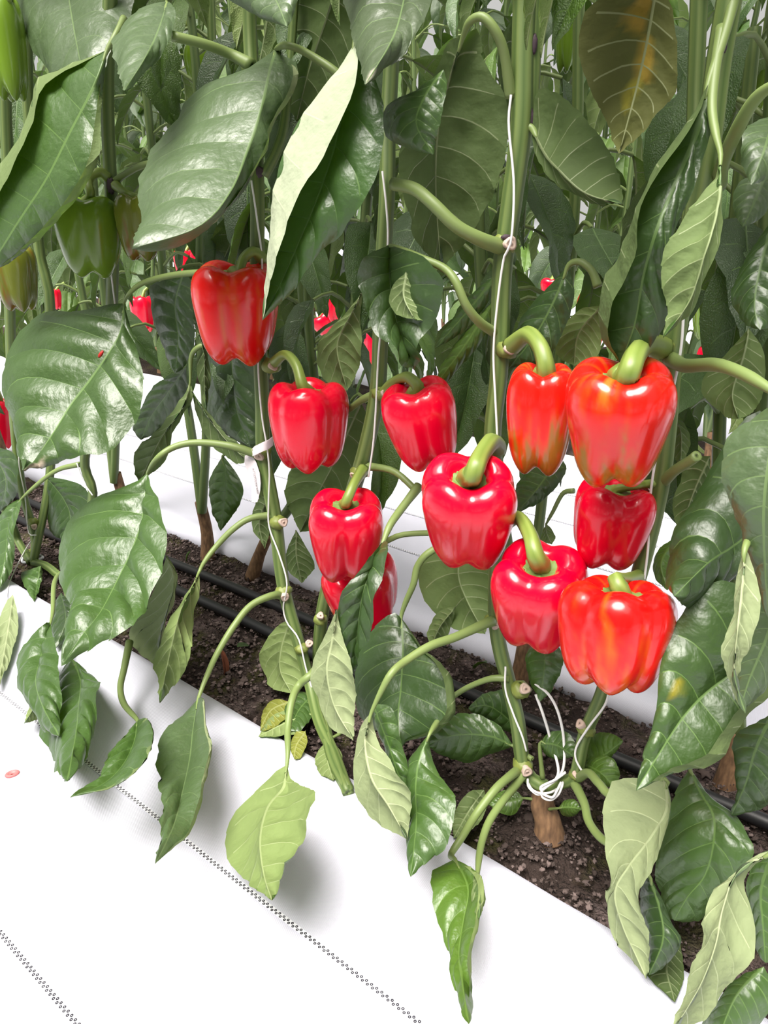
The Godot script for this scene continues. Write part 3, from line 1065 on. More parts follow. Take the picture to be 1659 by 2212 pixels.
func upper_shoot(plant: String, from: Vector3) -> void:
	var root: Node3D = plants[plant]
	var p := PackedVector3Array()
	for k in 6:
		p.append(from - root.position + Vector3(0.01 * sin(k * 2.0 + from.x * 40.0), k * 0.17, 0.01 * cos(k * 1.4)))
	part("stem", tube(p, [0.0085, 0.007, 0.005], 10, M.stem, 24, 5, Color(0.065, 0.110, 0.025), Color(0.150, 0.205, 0.062)), root)
	rng.seed = int(from.x * 1000.0) + 4000
	var turn := rng.randf() * TAU
	var y := 0.06
	while y < 0.85:
		hung_leaf(root, root.position + sample(curve(p, 20), y / 0.85), turn, rng.randf_range(0.05, 0.1), rng.randf_range(0.13, 0.19), rng.randf_range(0.2, 0.9), rng.randi() % 9, rng.randi() % 3)
		turn += 2.4
		y += rng.randf_range(0.06, 0.09)

func near_leaves() -> void:
	# upper left
	leaf("A", "T", 1, [0.06, 0.11, 0.14], [232, 108, 205, 180, 150, 290, 100, 388, 40, 480, -30, 592], [108, 162, 78, 182, 58, 270, 20, 330, -20, 380, -60, 470], [222, 180, 220, 255, 213, 343, 168, 425, 100, 500, 30, 562], [268, 40, 0.03, 250, 75, 0.05], {"ml": [112, 168, 84, 196, 70, 262, 46, 318, 2, 405, -40, 480], "cr": 0.22})
	leaf("A", "T", 4, [-0.08, 0.02, 0.08], [140, -90, 150, 0, 165, 90, 190, 210], [40, -50, 42, 30, 60, 80, 95, 150, 140, 200], [285, -50, 280, 30, 250, 90, 225, 160])
	leaf("A", "T", 4, [0.02, 0.11, 0.18], [364, 2, 342, 65, 312, 128, 268, 196], [300, 18, 256, 68, 243, 108, 256, 155], [377, 25, 362, 98, 322, 150, 288, 182], [375, -40, 0.04])
	leaf("B", "T", 4, [-0.03, 0.08, 0.22], [596, 106, 582, 150, 564, 235, 535, 325, 500, 412, 430, 490, 286, 537], [514, 168, 432, 192, 382, 262, 325, 322, 304, 382, 301, 470], [640, 140, 634, 200, 588, 268, 580, 310, 540, 390, 499, 443, 427, 508, 345, 540], [735, 165, -0.01, 715, 148, -0.005, 685, 128, 0.0, 650, 108, 0.01, 618, 98, 0.02], {"cr": 0.16, "er": -0.02})
	# rolled pale leaf: dark upper half on the right, the left half folded over
	leaf("B", "T", 6, [0.08, 0.11, 0.13], [767, 92, 752, 190, 726, 310, 690, 420, 648, 520, 606, 615, 567, 692], [722, 160, 655, 240, 611, 330, 589, 420, 580, 520, 572, 610], [800, 150, 831, 235, 823, 362, 803, 410, 745, 492, 690, 548, 640, 622], [790, 20, 0.04, 778, 58, 0.06], {"ml": [772, 150, 748, 230, 700, 330, 656, 402, 620, 482, 594, 560], "el": 0.0, "pucker": 0.022, "across": 9})
	leaf("B", "T", 4, [0.02, 0.10, 0.16], [884, -60, 866, 30, 842, 95, 789, 183], [745, -40, 757, 55, 774, 118, 784, 162], [930, -30, 916, 40, 872, 118, 822, 160], [], {"patch": [[0.97, 0.0, 0.10, Color(0.40, 0.36, 0.30)]]})
	leaf("B", "T", 4, [0.04, 0.06, 0.08], [565, -50, 598, 5, 620, 58], [470, -30, 530, 22, 592, 50], [650, -40, 640, 10, 628, 45])
	leaf("B", "U", 0, [-0.02, -0.04, -0.05], [742, -80, 705, 40, 668, 150, 640, 262], [612, -20, 608, 70, 612, 150, 618, 220], [780, -40, 782, 80, 740, 190, 680, 250])
	leaf("C", "U", 0, [0.03, 0.02, 0.02], [1000, 80, 972, 170, 948, 262, 941, 400, 952, 580], [968, 92, 930, 170, 880, 290, 856, 380, 872, 440, 895, 508, 926, 556], [1034, 62, 1044, 130, 1086, 200, 1097, 240, 1093, 330, 1066, 418, 1020, 500, 984, 548], [1104, 210, 0.006, 1088, 112, 0.02, 1067, 62, 0.03, 1040, 36, 0.035, 1014, 48, 0.035], {"stalk": 0.0042, "er": -0.02, "el": -0.02})
	leaf("B", "T", 1, [0.05, 0.07, 0.06], [958, 150, 918, 208, 900, 268, 936, 334], [904, 198, 836, 228, 830, 290, 880, 320], [966, 185, 956, 235, 948, 272, 940, 312])
	leaf("C", "U", 5, [0.05, 0.05, 0.06], [1420, -40, 1397, 90, 1377, 182, 1356, 262, 1337, 332], [1290, 0, 1250, 76, 1249, 112, 1266, 172, 1298, 236, 1316, 290], [1450, 10, 1462, 88, 1463, 165, 1456, 205, 1420, 242, 1390, 285], [], {"pucker": 0.024, "patch": [[0.12, -0.35, 0.2, Color(0.30, 0.20, 0.035)], [0.42, 0.1, 0.16, Color(0.30, 0.21, 0.035)], [0.62, -0.15, 0.14, Color(0.22, 0.20, 0.03)]]})
	leaf("C", "U", 0, [0.0, 0.03, 0.05], [1150, 278, 1178, 333, 1204, 364, 1262, 416, 1346, 442], [1152, 325, 1178, 377, 1222, 413, 1278, 436], [1160, 196, 1202, 202, 1254, 246, 1312, 318, 1338, 382], [1140, 275, 0.0], {"stalk": 0.003})
	leaf("C", "T", 0, [0.05, 0.09, 0.08], [1532, 175, 1504, 290, 1458, 400, 1418, 500, 1390, 600, 1372, 700, 1340, 786], [1494, 250, 1440, 325, 1396, 395, 1365, 480, 1327, 560, 1300, 610, 1295, 670, 1303, 735], [1538, 250, 1520, 335, 1500, 405, 1456, 502, 1442, 600, 1440, 690, 1390, 762], [1590, -20, 0.02, 1572, 50, 0.03, 1552, 115, 0.04], {"ml": [1502, 260, 1448, 335, 1402, 405, 1382, 440, 1377, 505, 1366, 572, 1328, 640, 1312, 720], "el": 0.0, "wave": 0.02})
	leaf("C", "U", 1, [0.07, 0.11, 0.11], [1556, 330, 1556, 410, 1541, 490, 1524, 545, 1490, 650, 1432, 730], [1540, 390, 1520, 410, 1460, 496, 1430, 545, 1430, 592, 1439, 656], [1562, 416, 1560, 488, 1547, 556, 1522, 610, 1494, 676, 1458, 712], [1560, 60, 0.03, 1545, 150, 0.045, 1538, 230, 0.055, 1546, 290, 0.065])
	leaf("C", "T", 4, [0.0, 0.04, 0.06], [1672, 250, 1652, 320, 1622, 400], [1630, 262, 1604, 292, 1604, 350], [1700, 300, 1690, 350, 1660, 385])
	leaf("C", "T", 4, [-0.02, 0.0, 0.02], [1655, 375, 1628, 440, 1605, 490], [1600, 390, 1582, 430, 1588, 466], [1670, 410, 1660, 450, 1635, 478])
	leaf("C", "T", 0, [0.0, 0.02, 0.03], [1672, 470, 1642, 580, 1630, 660, 1642, 713], [1640, 516, 1600, 585, 1579, 634, 1600, 692], [1710, 540, 1700, 640, 1670, 700])
	leaf("E", "U", 1, [-0.06, -0.04, -0.03], [1618, 710, 1606, 770, 1582, 850, 1596, 906], [1580, 750, 1529, 806, 1517, 838, 1530, 868, 1570, 900], [1646, 752, 1653, 826, 1634, 882])
	# a stalk that leaves the frame to the right and carries a leaf there
	leaf("C", "T", 1, [0.10, 0.12, 0.13], [1700, 866, 1760, 900, 1850, 960], [1720, 840, 1800, 880], [1700, 920, 1780, 960], [1448, 775, 0.006, 1480, 790, 0.03, 1545, 788, 0.06, 1600, 805, 0.08, 1659, 838, 0.095], {"stalk": 0.0052})
	leaf("C", "T", 1, [0.10, 0.10, 0.10], [1700, 170, 1760, 180, 1850, 240], [1720, 130, 1800, 160], [1720, 220, 1800, 240], [1552, 400, 0.0, 1562, 350, 0.03, 1600, 265, 0.06, 1640, 205, 0.08], {"stalk": 0.0048})
	# middle left
	leaf("B", "T", 1, [0.02, 0.10, 0.21], [268, 655, 260, 717, 232, 768, 195, 822, 152, 877, 116, 935, 72, 998, 50, 1016], [235, 658, 180, 673, 92, 677, 46, 713, 17, 754, 7, 802, 13, 862, 28, 918, 42, 986], [280, 703, 301, 775, 312, 826, 304, 895, 276, 930, 250, 967, 216, 986, 145, 993, 85, 1012], [560, 600, 0.0, 480, 590, 0.0, 412, 590, 0.0, 354, 598, 0.01, 307, 612, 0.02, 281, 632, 0.03], {"stalk": 0.0044, "pucker": 0.032, "patch": [[0.93, 0.75, 0.16, Color(0.34, 0.28, 0.22)], [0.99, 0.0, 0.05, Color(0.34, 0.28, 0.22)]]})
	leaf("B", "T", 1, [0.08, 0.17, 0.29], [319, 1022, 312, 1090, 304, 1138, 283, 1195, 260, 1242, 236, 1289, 212, 1330, 174, 1377, 133, 1439], [302, 1036, 258, 1054, 194, 1081, 151, 1120, 134, 1164, 133, 1236, 141, 1284, 155, 1310, 144, 1358], [327, 1047, 348, 1090, 357, 1146, 358, 1200, 344, 1254, 318, 1316, 299, 1338, 258, 1370, 198, 1403], [562, 984, 0.006, 500, 964, 0.03, 430, 956, 0.05, 380, 964, 0.07, 342, 988, 0.09], {"stalk": 0.0046, "pucker": 0.032})
	leaf("A", "U", 4, [0.08, 0.12, 0.14], [360, 1200, 377, 1253, 366, 1308, 348, 1370, 336, 1439], [345, 1240, 312, 1315, 273, 1370, 303, 1412], [376, 1225, 382, 1262, 366, 1325, 350, 1385])
	leaf("B", "U", 2, [0.10, 0.17, 0.19], [430, 1236, 415, 1268, 397, 1303, 380, 1356, 362, 1434, 345, 1519], [410, 1270, 380, 1319, 354, 1362, 335, 1418, 338, 1472], [433, 1278, 417, 1344, 413, 1398, 398, 1450, 364, 1500], [600, 1112, 0.0, 543, 1119, 0.03, 506, 1141, 0.05, 470, 1177, 0.07, 442, 1213, 0.09], {"stalk": 0.0042, "pucker": 0.024})
	leaf("A", "T", 1, [0.18, 0.26, 0.31], [109, 1345, 90, 1416, 77, 1470, 92, 1525, 128, 1590], [98, 1346, 61, 1380, 40, 1417, 38, 1460, 54, 1497, 72, 1532, 100, 1575], [117, 1383, 129, 1445, 133, 1506, 128, 1555], [150, 1235, 0.05, 130, 1240, 0.08, 117, 1262, 0.12, 114, 1320, 0.16], {"stalk": 0.004})
	leaf("A", "T", 1, [0.14, 0.25, 0.36], [155, 1422, 174, 1470, 170, 1524, 163, 1590, 145, 1688], [134, 1450, 105, 1510, 92, 1570, 108, 1620, 127, 1658], [176, 1441, 204, 1463, 222, 1482, 215, 1515, 206, 1573, 192, 1618, 170, 1655], [140, 1260, 0.08, 150, 1340, 0.12], {"stalk": 0.003})
	leaf("A", "U", 2, [0.26, 0.28, 0.29], [84, 1505, 70, 1535, 52, 1563], [68, 1512, 58, 1540], [90, 1535, 75, 1555])
	leaf("B", "T", 1, [0.22, 0.30, 0.37], [297, 1556, 291, 1600, 266, 1652, 222, 1694, 152, 1722], [280, 1578, 255, 1605, 231, 1640, 206, 1690], [318, 1553, 331, 1590, 312, 1645, 250, 1699], [280, 1386, 0.13, 268, 1445, 0.16, 260, 1485, 0.18, 268, 1521, 0.20], {"cr": 0.35, "stalk": 0.0044})
	leaf("B", "T", 4, [0.16, 0.26, 0.37], [429, 1508, 417, 1580, 409, 1646, 392, 1718, 372, 1790, 335, 1866], [394, 1546, 364, 1566, 344, 1608, 341, 1664, 350, 1704, 351, 1790], [440, 1514, 446, 1573, 458, 1609, 449, 1664, 435, 1725, 417, 1790, 380, 1826], [612, 1288, 0.006, 590, 1286, 0.03, 543, 1307, 0.06, 506, 1351, 0.09, 470, 1410, 0.12, 446, 1462, 0.14], {"stalk": 0.0044, "cr": 0.12, "wave": 0.018})
	leaf("B", "U", 2, [0.20, 0.27, 0.34], [620, 1652, 611, 1703, 583, 1737, 568, 1776, 562, 1826, 570, 1890, 587, 1945], [602, 1662, 543, 1717, 506, 1750, 490, 1789, 487, 1825, 494, 1855, 506, 1884, 543, 1914], [627, 1681, 648, 1694, 681, 1712, 669, 1760, 655, 1801, 631, 1845, 612, 1882], [680, 1450, 0.10, 671, 1459, 0.12, 645, 1481, 0.13, 630, 1516, 0.15, 622, 1572, 0.17, 622, 1620, 0.19], {"stalk": 0.0044, "pucker": 0.024})
	# lower middle
	leaf("B", "T", 0, [0.07, 0.11, 0.12], [829, 1168, 806, 1220, 785, 1280, 773, 1360, 765, 1458], [803, 1199, 774, 1236, 745, 1268, 731, 1308, 735, 1380], [838, 1175, 831, 1212, 826, 1254, 811, 1290, 809, 1337, 800, 1366, 785, 1400], [905, 1050, 0.0, 868, 1098, 0.03, 843, 1134, 0.055], {"stalk": 0.0046, "el": 0.012, "er": 0.006})
	leaf("B", "U", 4, [0.13, 0.15, 0.16], [728, 1316, 716, 1390, 706, 1450, 722, 1525, 763, 1599], [706, 1362, 677, 1428, 670, 1457, 680, 1506, 695, 1541, 725, 1577], [732, 1344, 746, 1398, 760, 1434, 768, 1482, 766, 1545], [], {"bulge": 0.12})
	leaf("C", "T", 0, [0.03, 0.08, 0.12], [866, 1334, 870, 1405, 866, 1488, 860, 1545, 865, 1618], [850, 1322, 807, 1358, 780, 1398, 767, 1452, 766, 1510, 790, 1565, 840, 1592], [878, 1350, 912, 1400, 946, 1428, 971, 1467, 980, 1517, 976, 1548, 930, 1588, 882, 1600], [1000, 1150, -0.01, 950, 1180, 0.0, 919, 1200, 0.01, 901, 1226, 0.015, 893, 1262, 0.02, 876, 1302, 0.025], {"cr": 0.12, "stalk": 0.0042})
	leaf("C", "U", 4, [0.16, 0.19, 0.20], [802, 1540, 788, 1600, 802, 1680, 840, 1742, 880, 1814], [781, 1566, 766, 1620, 766, 1682, 775, 1726, 793, 1762, 838, 1792], [808, 1575, 822, 1610, 842, 1640, 860, 1676, 880, 1696, 887, 1740, 884, 1785], [1062, 1343, 0.008, 1053, 1345, 0.02, 984, 1376, 0.06, 930, 1395, 0.09, 876, 1428, 0.12, 847, 1453, 0.14, 825, 1490, 0.15], {"stalk": 0.0046, "bulge": 0.14, "pucker": 0.0244})
	leaf("C", "T", 1, [0.14, 0.15, 0.16], [806, 1520, 832, 1588, 856, 1660, 882, 1740], [812, 1560, 832, 1620, 850, 1680], [848, 1530, 866, 1600, 880, 1650, 886, 1700])
	leaf("C", "T", 1, [0.12, 0.17, 0.22], [930, 1582, 906, 1640, 898, 1700, 900, 1765, 895, 1825, 887, 1894], [900, 1620, 876, 1650, 877, 1690, 880, 1740, 884, 1780, 874, 1812, 884, 1852], [928, 1620, 942, 1664, 967, 1696, 984, 1722, 983, 1762, 973, 1802, 958, 1835, 925, 1860], [960, 1540, 0.05, 945, 1560, 0.09], {"stalk": 0.0036})
	leaf("C", "T", 2, [0.15, 0.22, 0.30], [982, 1856, 1012, 1920, 1002, 1990, 992, 2060, 1000, 2130, 1013, 2212], [964, 1866, 934, 1883, 932, 1917, 944, 1982, 966, 2052, 984, 2110, 998, 2164], [1016, 1872, 1038, 1893, 1045, 1920, 1038, 1982, 1024, 2036, 1020, 2115, 1018, 2180], [1122, 1662, 0.006, 1104, 1675, 0.03, 1071, 1704, 0.06, 1028, 1760, 0.09, 998, 1808, 0.12, 974, 1846, 0.14], {"stalk": 0.0046, "cr": 0.3, "wave": 0.015, "pucker": 0.024})
	leaf("C", "U", 1, [0.16, 0.20, 0.22], [1032, 1884, 1038, 1930, 1034, 1985], [1022, 1900, 1024, 1950], [1044, 1910, 1046, 1950], [1134, 1668, 0.008, 1110, 1700, 0.03, 1085, 1732, 0.06, 1056, 1776, 0.09, 1039, 1826, 0.12], {"stalk": 0.0042})
	# lower right
	leaf("C", "U", 4, [0.08, 0.12, 0.14], [1436, 1682, 1440, 1748, 1404, 1812, 1358, 1872, 1328, 1928, 1345, 2000, 1372, 2060, 1396, 2114], [1330, 1684, 1310, 1720, 1304, 1770, 1308, 1826, 1322, 1890, 1299, 1932, 1312, 1978, 1334, 2040, 1366, 2081], [1443, 1700, 1448, 1735, 1443, 1770, 1428, 1810, 1412, 1864, 1384, 1928, 1386, 1972, 1404, 2026, 1402, 2075], [1250, 1680, 0.006, 1272, 1670, 0.03, 1296, 1695, 0.05, 1330, 1720, 0.06], {"stalk": 0.0042, "er": 0.0, "pucker": 0.015})
	leaf("C", "T", 0, [0.10, 0.11, 0.13], [1398, 1885, 1424, 1960, 1432, 2030, 1402, 2106], [1384, 1930, 1388, 1990, 1400, 2050], [1422, 1925, 1451, 1992, 1473, 2036, 1440, 2082], [1240, 1690, 0.006, 1262, 1735, 0.03, 1272, 1775, 0.05, 1300, 1812, 0.07, 1340, 1835, 0.08], {"stalk": 0.0042})
	leaf("D", "T", 1, [0.0, 0.05, 0.07], [1490, 1658, 1512, 1710, 1541, 1762, 1541, 1826, 1522, 1892, 1486, 1936, 1456, 1988], [1472, 1688, 1448, 1740, 1424, 1830, 1420, 1910, 1438, 1975], [1530, 1722, 1590, 1764, 1622, 1814, 1628, 1850, 1565, 1935, 1505, 1986], [1560, 1560, -0.05, 1500, 1620, -0.02], {"stalk": 0.004})
	leaf("D", "U", 4, [0.13, 0.18, 0.22], [1680, 1836, 1596, 1882, 1562, 1960, 1546, 2040, 1512, 2130, 1446, 2240], [1640, 1842, 1582, 1888, 1540, 1934, 1521, 1978, 1510, 2044, 1492, 2116, 1466, 2172], [1612, 1890, 1617, 1952, 1631, 2036, 1624, 2080, 1584, 2128, 1546, 2172, 1500, 2220], [1720, 1810, 0.08], {"stalk": 0.004, "pucker": 0.015})
	leaf("D", "T", 1, [0.12, 0.13, 0.14], [1672, 1842, 1644, 1920, 1648, 2000, 1654, 2080], [1620, 1880, 1613, 1930, 1626, 2000, 1632, 2050], [1720, 1880, 1730, 1980, 1700, 2060])
	leaf("D", "T", 1, [0.14, 0.16, 0.18], [1650, 2088, 1592, 2148, 1552, 2240], [1596, 2116, 1562, 2155, 1518, 2215], [1670, 2130, 1660, 2190, 1610, 2245])
	leaf("D", "T", 0, [-0.03, 0.05, 0.11], [1690, 1080, 1598, 1168, 1530, 1216, 1456, 1288], [1650, 890, 1574, 950, 1524, 1036, 1486, 1098, 1460, 1148, 1438, 1250], [1640, 1216, 1562, 1262, 1490, 1312], [], {"pucker": 0.04, "el": -0.035})
	leaf("D", "T", 1, [0.05, 0.10, 0.16], [1660, 1390, 1574, 1458, 1523, 1497, 1472, 1552, 1420, 1632, 1374, 1708], [1580, 1256, 1507, 1282, 1458, 1352, 1428, 1417, 1418, 1530, 1395, 1622], [1690, 1470, 1640, 1520, 1594, 1576, 1544, 1648, 1456, 1672], [], {"cr": 0.22, "pucker": 0.04, "patch": [[0.52, -0.45, 0.07, Color(0.22, 0.19, 0.01)]]})
	leaf("D", "U", 4, [0.14, 0.17, 0.18], [1610, 1182, 1602, 1280, 1592, 1370, 1586, 1455, 1610, 1541], [1598, 1217, 1583, 1283, 1572, 1352, 1566, 1392, 1569, 1449, 1590, 1508], [1624, 1217, 1642, 1290, 1641, 1334, 1620, 1399, 1597, 1436, 1598, 1490], [1640, 1120, 0.10], {"stalk": 0.003})
	leaf("D", "T", 4, [0.12, 0.14, 0.13], [1700, 860, 1668, 960, 1650, 1100, 1654, 1250, 1662, 1340], [1640, 892, 1575, 944, 1561, 1000, 1574, 1068, 1598, 1162, 1620, 1212, 1641, 1282], [1750, 920, 1760, 1080, 1720, 1250])
	leaf("D", "T", 4, [0.09, 0.11, 0.12], [1690, 1270, 1655, 1380, 1618, 1470, 1600, 1530], [1630, 1290, 1600, 1380, 1590, 1470], [1710, 1360, 1670, 1460, 1630, 1515])
	leaf("D", "T", 0, [0.02, 0.03, 0.03], [1670, 1540, 1632, 1620, 1612, 1690, 1580, 1762], [1600, 1580, 1582, 1612, 1596, 1690], [1710, 1640, 1690, 1700, 1640, 1748])
	leaf("D", "U", 0, [0.02, 0.03, 0.04], [1470, 2040, 1440, 2085, 1458, 2165], [1400, 2040, 1370, 2062, 1410, 2120], [1476, 2080, 1476, 2120])
	# stalks whose leaf was cut or is hidden
	for q in [["C", [1085, 534, 0.004, 1040, 518, 0.03, 985, 488, 0.05, 935, 440, 0.06, 895, 408, 0.06, 848, 397, 0.06], 0.0058], ["B", [545, 142, -0.01, 500, 118, 0.0, 440, 95, 0.03, 372, 78, 0.06], 0.0055], ["A", [238, 402, 0.0, 262, 382, 0.0, 300, 360, 0.0, 330, 352, 0.0], 0.0045], ["C", [1100, 1466, 0.004, 1060, 1466, 0.012, 1012, 1484, 0.015, 976, 1506, 0.01], 0.0032], ["B", [786, 1006, 0.0, 850, 1018, 0.0, 900, 1060, 0.0], 0.004], ["C", [1075, 1140, -0.012, 960, 1150, -0.01, 870, 1155, 0.0, 826, 1174, 0.01], 0.0035], ["B", [812, 852, 0.0, 785, 862, 0.0, 755, 884, -0.01], 0.004], ["C", [1432, 1040, 0.0, 1460, 1015, 0.012, 1490, 996, 0.02, 1506, 984, 0.024], 0.0045]]:
		var root: Node3D = plants[q[0]]
		var pts := PackedVector3Array()
		for i in q[1].size() / 3: pts.append(at(q[1][i * 3], q[1][i * 3 + 1], q[1][i * 3 + 2]) - root.position)
		part("petiole", tube(pts, [q[2] * 1.3, q[2], q[2] * 0.95, q[2] * 0.95], 10, M.petiole), root)
	leaf("E", "U", 1, [-0.10, -0.09, -0.08], [1180, 1132, 1180, 1150, 1192, 1176], [1172, 1148, 1172, 1168], [1192, 1142, 1200, 1160], [1240, 1060, -0.1, 1216, 1066, -0.1, 1194, 1106, -0.1], {"stalk": 0.0025})
	leaf("E", "U", 0, [-0.06, -0.05, -0.04], [1535, 985, 1500, 1060, 1470, 1145], [1490, 990, 1462, 1050, 1452, 1110], [1530, 1040, 1510, 1100])
	leaf("E", "T", 2, [-0.04, -0.03, -0.02], [1462, 1160, 1428, 1215, 1442, 1275], [1430, 1180, 1411, 1225, 1420, 1255], [1462, 1200, 1460, 1245])
	leaf("E", "U", 1, [-0.12, -0.12, -0.12], [1440, 880, 1470, 930, 1470, 1010], [1440, 920, 1450, 975], [1475, 910, 1492, 960])
	# behind, in the second line of the bed
	leaf("B", "T", 0, [-0.04, -0.05, -0.05], [500, 690, 502, 800, 512, 890, 540, 965], [450, 740, 444, 840, 468, 925], [556, 760, 564, 870, 562, 940])
	leaf("B", "T", 0, [-0.03, -0.03, -0.03], [395, 595, 378, 660, 385, 730, 378, 806], [330, 615, 322, 645, 334, 690, 354, 755], [416, 610, 420, 680, 418, 740, 400, 790])
	leaf("F", "T", 0, [-0.10, -0.10, -0.10], [402, 792, 362, 850, 326, 900, 304, 950], [345, 824, 314, 864, 288, 922], [406, 840, 392, 884, 350, 930])
	leaf("B", "U", 1, [0.0, 0.02, 0.03], [411, 826, 394, 880, 346, 950, 300, 1042], [390, 862, 344, 923, 300, 963, 287, 1008], [418, 862, 376, 928, 365, 975, 346, 1008], [560, 745, 0.0, 500, 735, -0.02, 452, 745, -0.01, 428, 750, 0.0, 413, 772, 0.0], {"stalk": 0.004})
	leaf("B", "U", 0, [0.0, 0.0, 0.0], [422, 702, 440, 760, 442, 820, 445, 885], [424, 750, 428, 810, 436, 850], [446, 750, 455, 815, 452, 850])
	leaf("B", "U", 0, [0.0, 0.0, 0.0], [414, 842, 452, 905, 492, 955, 538, 1000], [440, 880, 488, 934, 525, 970], [426, 905, 455, 955, 500, 998])
	leaf("F", "U", 0, [-0.08, -0.06, -0.06], [780, 870, 726, 990, 690, 1060, 648, 1150], [690, 930, 640, 985, 616, 1045, 626, 1105], [810, 950, 770, 1060, 705, 1135])
	leaf("C", "U", 1, [-0.06, -0.04, -0.03], [1000, 1170, 990, 1240, 1010, 1300, 1048, 1370], [930, 1190, 903, 1235, 908, 1275, 935, 1322, 985, 1358], [1050, 1180, 1066, 1240, 1068, 1300, 1056, 1340], [1070, 1130, -0.01], {"stalk": 0.003})
	leaf("B", "U", 2, [0.0, 0.01, 0.02], [628, 1336, 608, 1400, 606, 1450, 630, 1498], [592, 1358, 566, 1400, 563, 1440, 585, 1485], [648, 1370, 660, 1420, 655, 1470])
	leaf("C", "T", 0, [0.05, 0.05, 0.06], [842, 530, 842, 600, 856, 690, 895, 800], [788, 556, 770, 606, 782, 648, 803, 704, 835, 742, 862, 780], [905, 552, 955, 590, 966, 622, 948, 672, 914, 718, 910, 755], [1068, 718, 0.006, 1036, 696, 0.03, 1007, 660, 0.045, 985, 610, 0.05, 960, 580, 0.05, 912, 558, 0.055], {"stalk": 0.004, "el": 0.03, "er": 0.02, "wave": 0.04})
	leaf("C", "U", 1, [0.07, 0.075, 0.08], [878, 588, 872, 640, 896, 690], [850, 615, 838, 650, 862, 682], [912, 632, 934, 674, 918, 692])
	leaf("B", "U", 1, [-0.02, -0.02, -0.02], [784, 630, 752, 690, 728, 752, 750, 844], [742, 680, 704, 718, 684, 764, 684, 792, 706, 824], [778, 690, 782, 752, 768, 812])
	leaf("C", "T", 1, [-0.03, -0.03, -0.02], [1072, 596, 1010, 672, 940, 752], [1030, 624, 976, 690], [1056, 650, 1000, 716])
	leaf("C", "T", 2, [-0.04, -0.03, -0.02], [1066, 650, 1000, 752, 930, 845], [1030, 690, 968, 770], [1050, 720, 980, 810])
	leaf("C", "T", 0, [-0.03, -0.02, -0.02], [1230, 572, 1192, 660, 1152, 730, 1098, 796], [1196, 606, 1148, 656, 1118, 706, 1102, 760], [1240, 645, 1212, 725, 1176, 780], [1292, 620, -0.03, 1278, 585, -0.03, 1254, 566, -0.03], {"stalk": 0.0035})
	leaf("C", "U", 2, [-0.06, -0.06, -0.06], [1300, 660, 1250, 720, 1240, 790], [1250, 670, 1208, 720, 1206, 770], [1300, 720, 1290, 770])
	leaf("E", "T", 0, [-0.06, -0.05, -0.05], [1210, 985, 1165, 1050, 1114, 1110], [1150, 1000, 1112, 1060], [1222, 1020, 1172, 1082])
	leaf("F", "T", 1, [-0.22, -0.21, -0.20], [482, 984, 488, 1050, 477, 1147], [458, 1024, 451, 1062, 459, 1103], [508, 1018, 525, 1052, 523, 1082, 499, 1118], [520, 970, -0.23], {"stalk": 0.003})
	leaf("A", "T", 0, [-0.04, -0.02, 0.0], [98, 1028, 136, 1075, 152, 1118, 136, 1168], [104, 1062, 106, 1100, 110, 1148], [162, 1042, 196, 1070, 190, 1130])
	leaf("A", "T", 0, [0.04, 0.05, 0.06], [-30, 960, 12, 1030, 2, 1104], [-40, 1010, -30, 1070], [30, 980, 41, 1036, 32, 1075])
	leaf("A", "T", 1, [0.04, 0.08, 0.12], [46, 1078, 20, 1130, 12, 1200, -4, 1278], [20, 1090, -10, 1140, -20, 1220], [44, 1098, 32, 1148, 26, 1230], [172, 1003, -0.02, 127, 1014, 0.0, 88, 1040, 0.02], {"stalk": 0.004})
	leaf("A", "U", 4, [0.14, 0.18, 0.2], [28, 1285, 14, 1380, -6, 1490], [8, 1310, -20, 1400], [38, 1330, 30, 1400])
	leaf("A", "T", 1, [0.05, 0.06, 0.07], [88, 1222, 80, 1262, 74, 1300], [46, 1240, 58, 1275], [92, 1240, 86, 1270])
	leaf("A", "T", 0, [0.10, 0.13, 0.16], [132, 1280, 142, 1340, 118, 1402], [116, 1310, 112, 1360], [156, 1310, 150, 1370])
	leaf("C", "T", 1, [-0.02, 0.0, 0.0], [1176, 1384, 1176, 1440, 1167, 1515], [1142, 1402, 1134, 1430, 1142, 1470], [1205, 1396, 1216, 1432, 1196, 1486], [1150, 1370, -0.01], {"stalk": 0.0025})
	leaf("C", "T", 1, [0.0, 0.02, 0.04], [1110, 1612, 1056, 1590, 984, 1588, 922, 1609], [1074, 1564, 1010, 1540, 948, 1560], [1064, 1627, 1016, 1646, 965, 1638], [1150, 1640, 0.004], {"stalk": 0.0025})
	leaf("C", "T", 0, [-0.02, -0.02, -0.02], [1140, 1600, 1100, 1555, 1055, 1525, 1012, 1530], [1112, 1498, 1070, 1492, 1035, 1505], [1100, 1582, 1062, 1562, 1030, 1550])
	leaf("C", "U", 1, [0.03, 0.04, 0.05], [1046, 1706, 1014, 1750, 980, 1810], [1015, 1710, 990, 1735, 978, 1775], [1050, 1748, 1028, 1785, 1000, 1805])
	leaf("C", "T", 2, [0.01, 0.02, 0.03], [1132, 1724, 1096, 1732, 1056, 1738], [1112, 1708, 1080, 1712], [1112, 1758, 1080, 1756], [1176, 1730, 0.006], {"stalk": 0.0018})
	leaf("C", "T", 2, [0.01, 0.01, 0.01], [1206, 1746, 1230, 1744, 1257, 1748], [1220, 1730, 1242, 1728], [1216, 1760, 1238, 1762], [1186, 1748, 0.006], {"stalk": 0.0015})
	leaf("C", "T", 1, [0.0, 0.0, 0.01], [1166, 1606, 1202, 1610, 1240, 1634], [1186, 1582, 1222, 1580, 1242, 1605], [1176, 1626, 1200, 1640, 1222, 1638], [1172, 1680, 0.0], {"stalk": 0.0025})
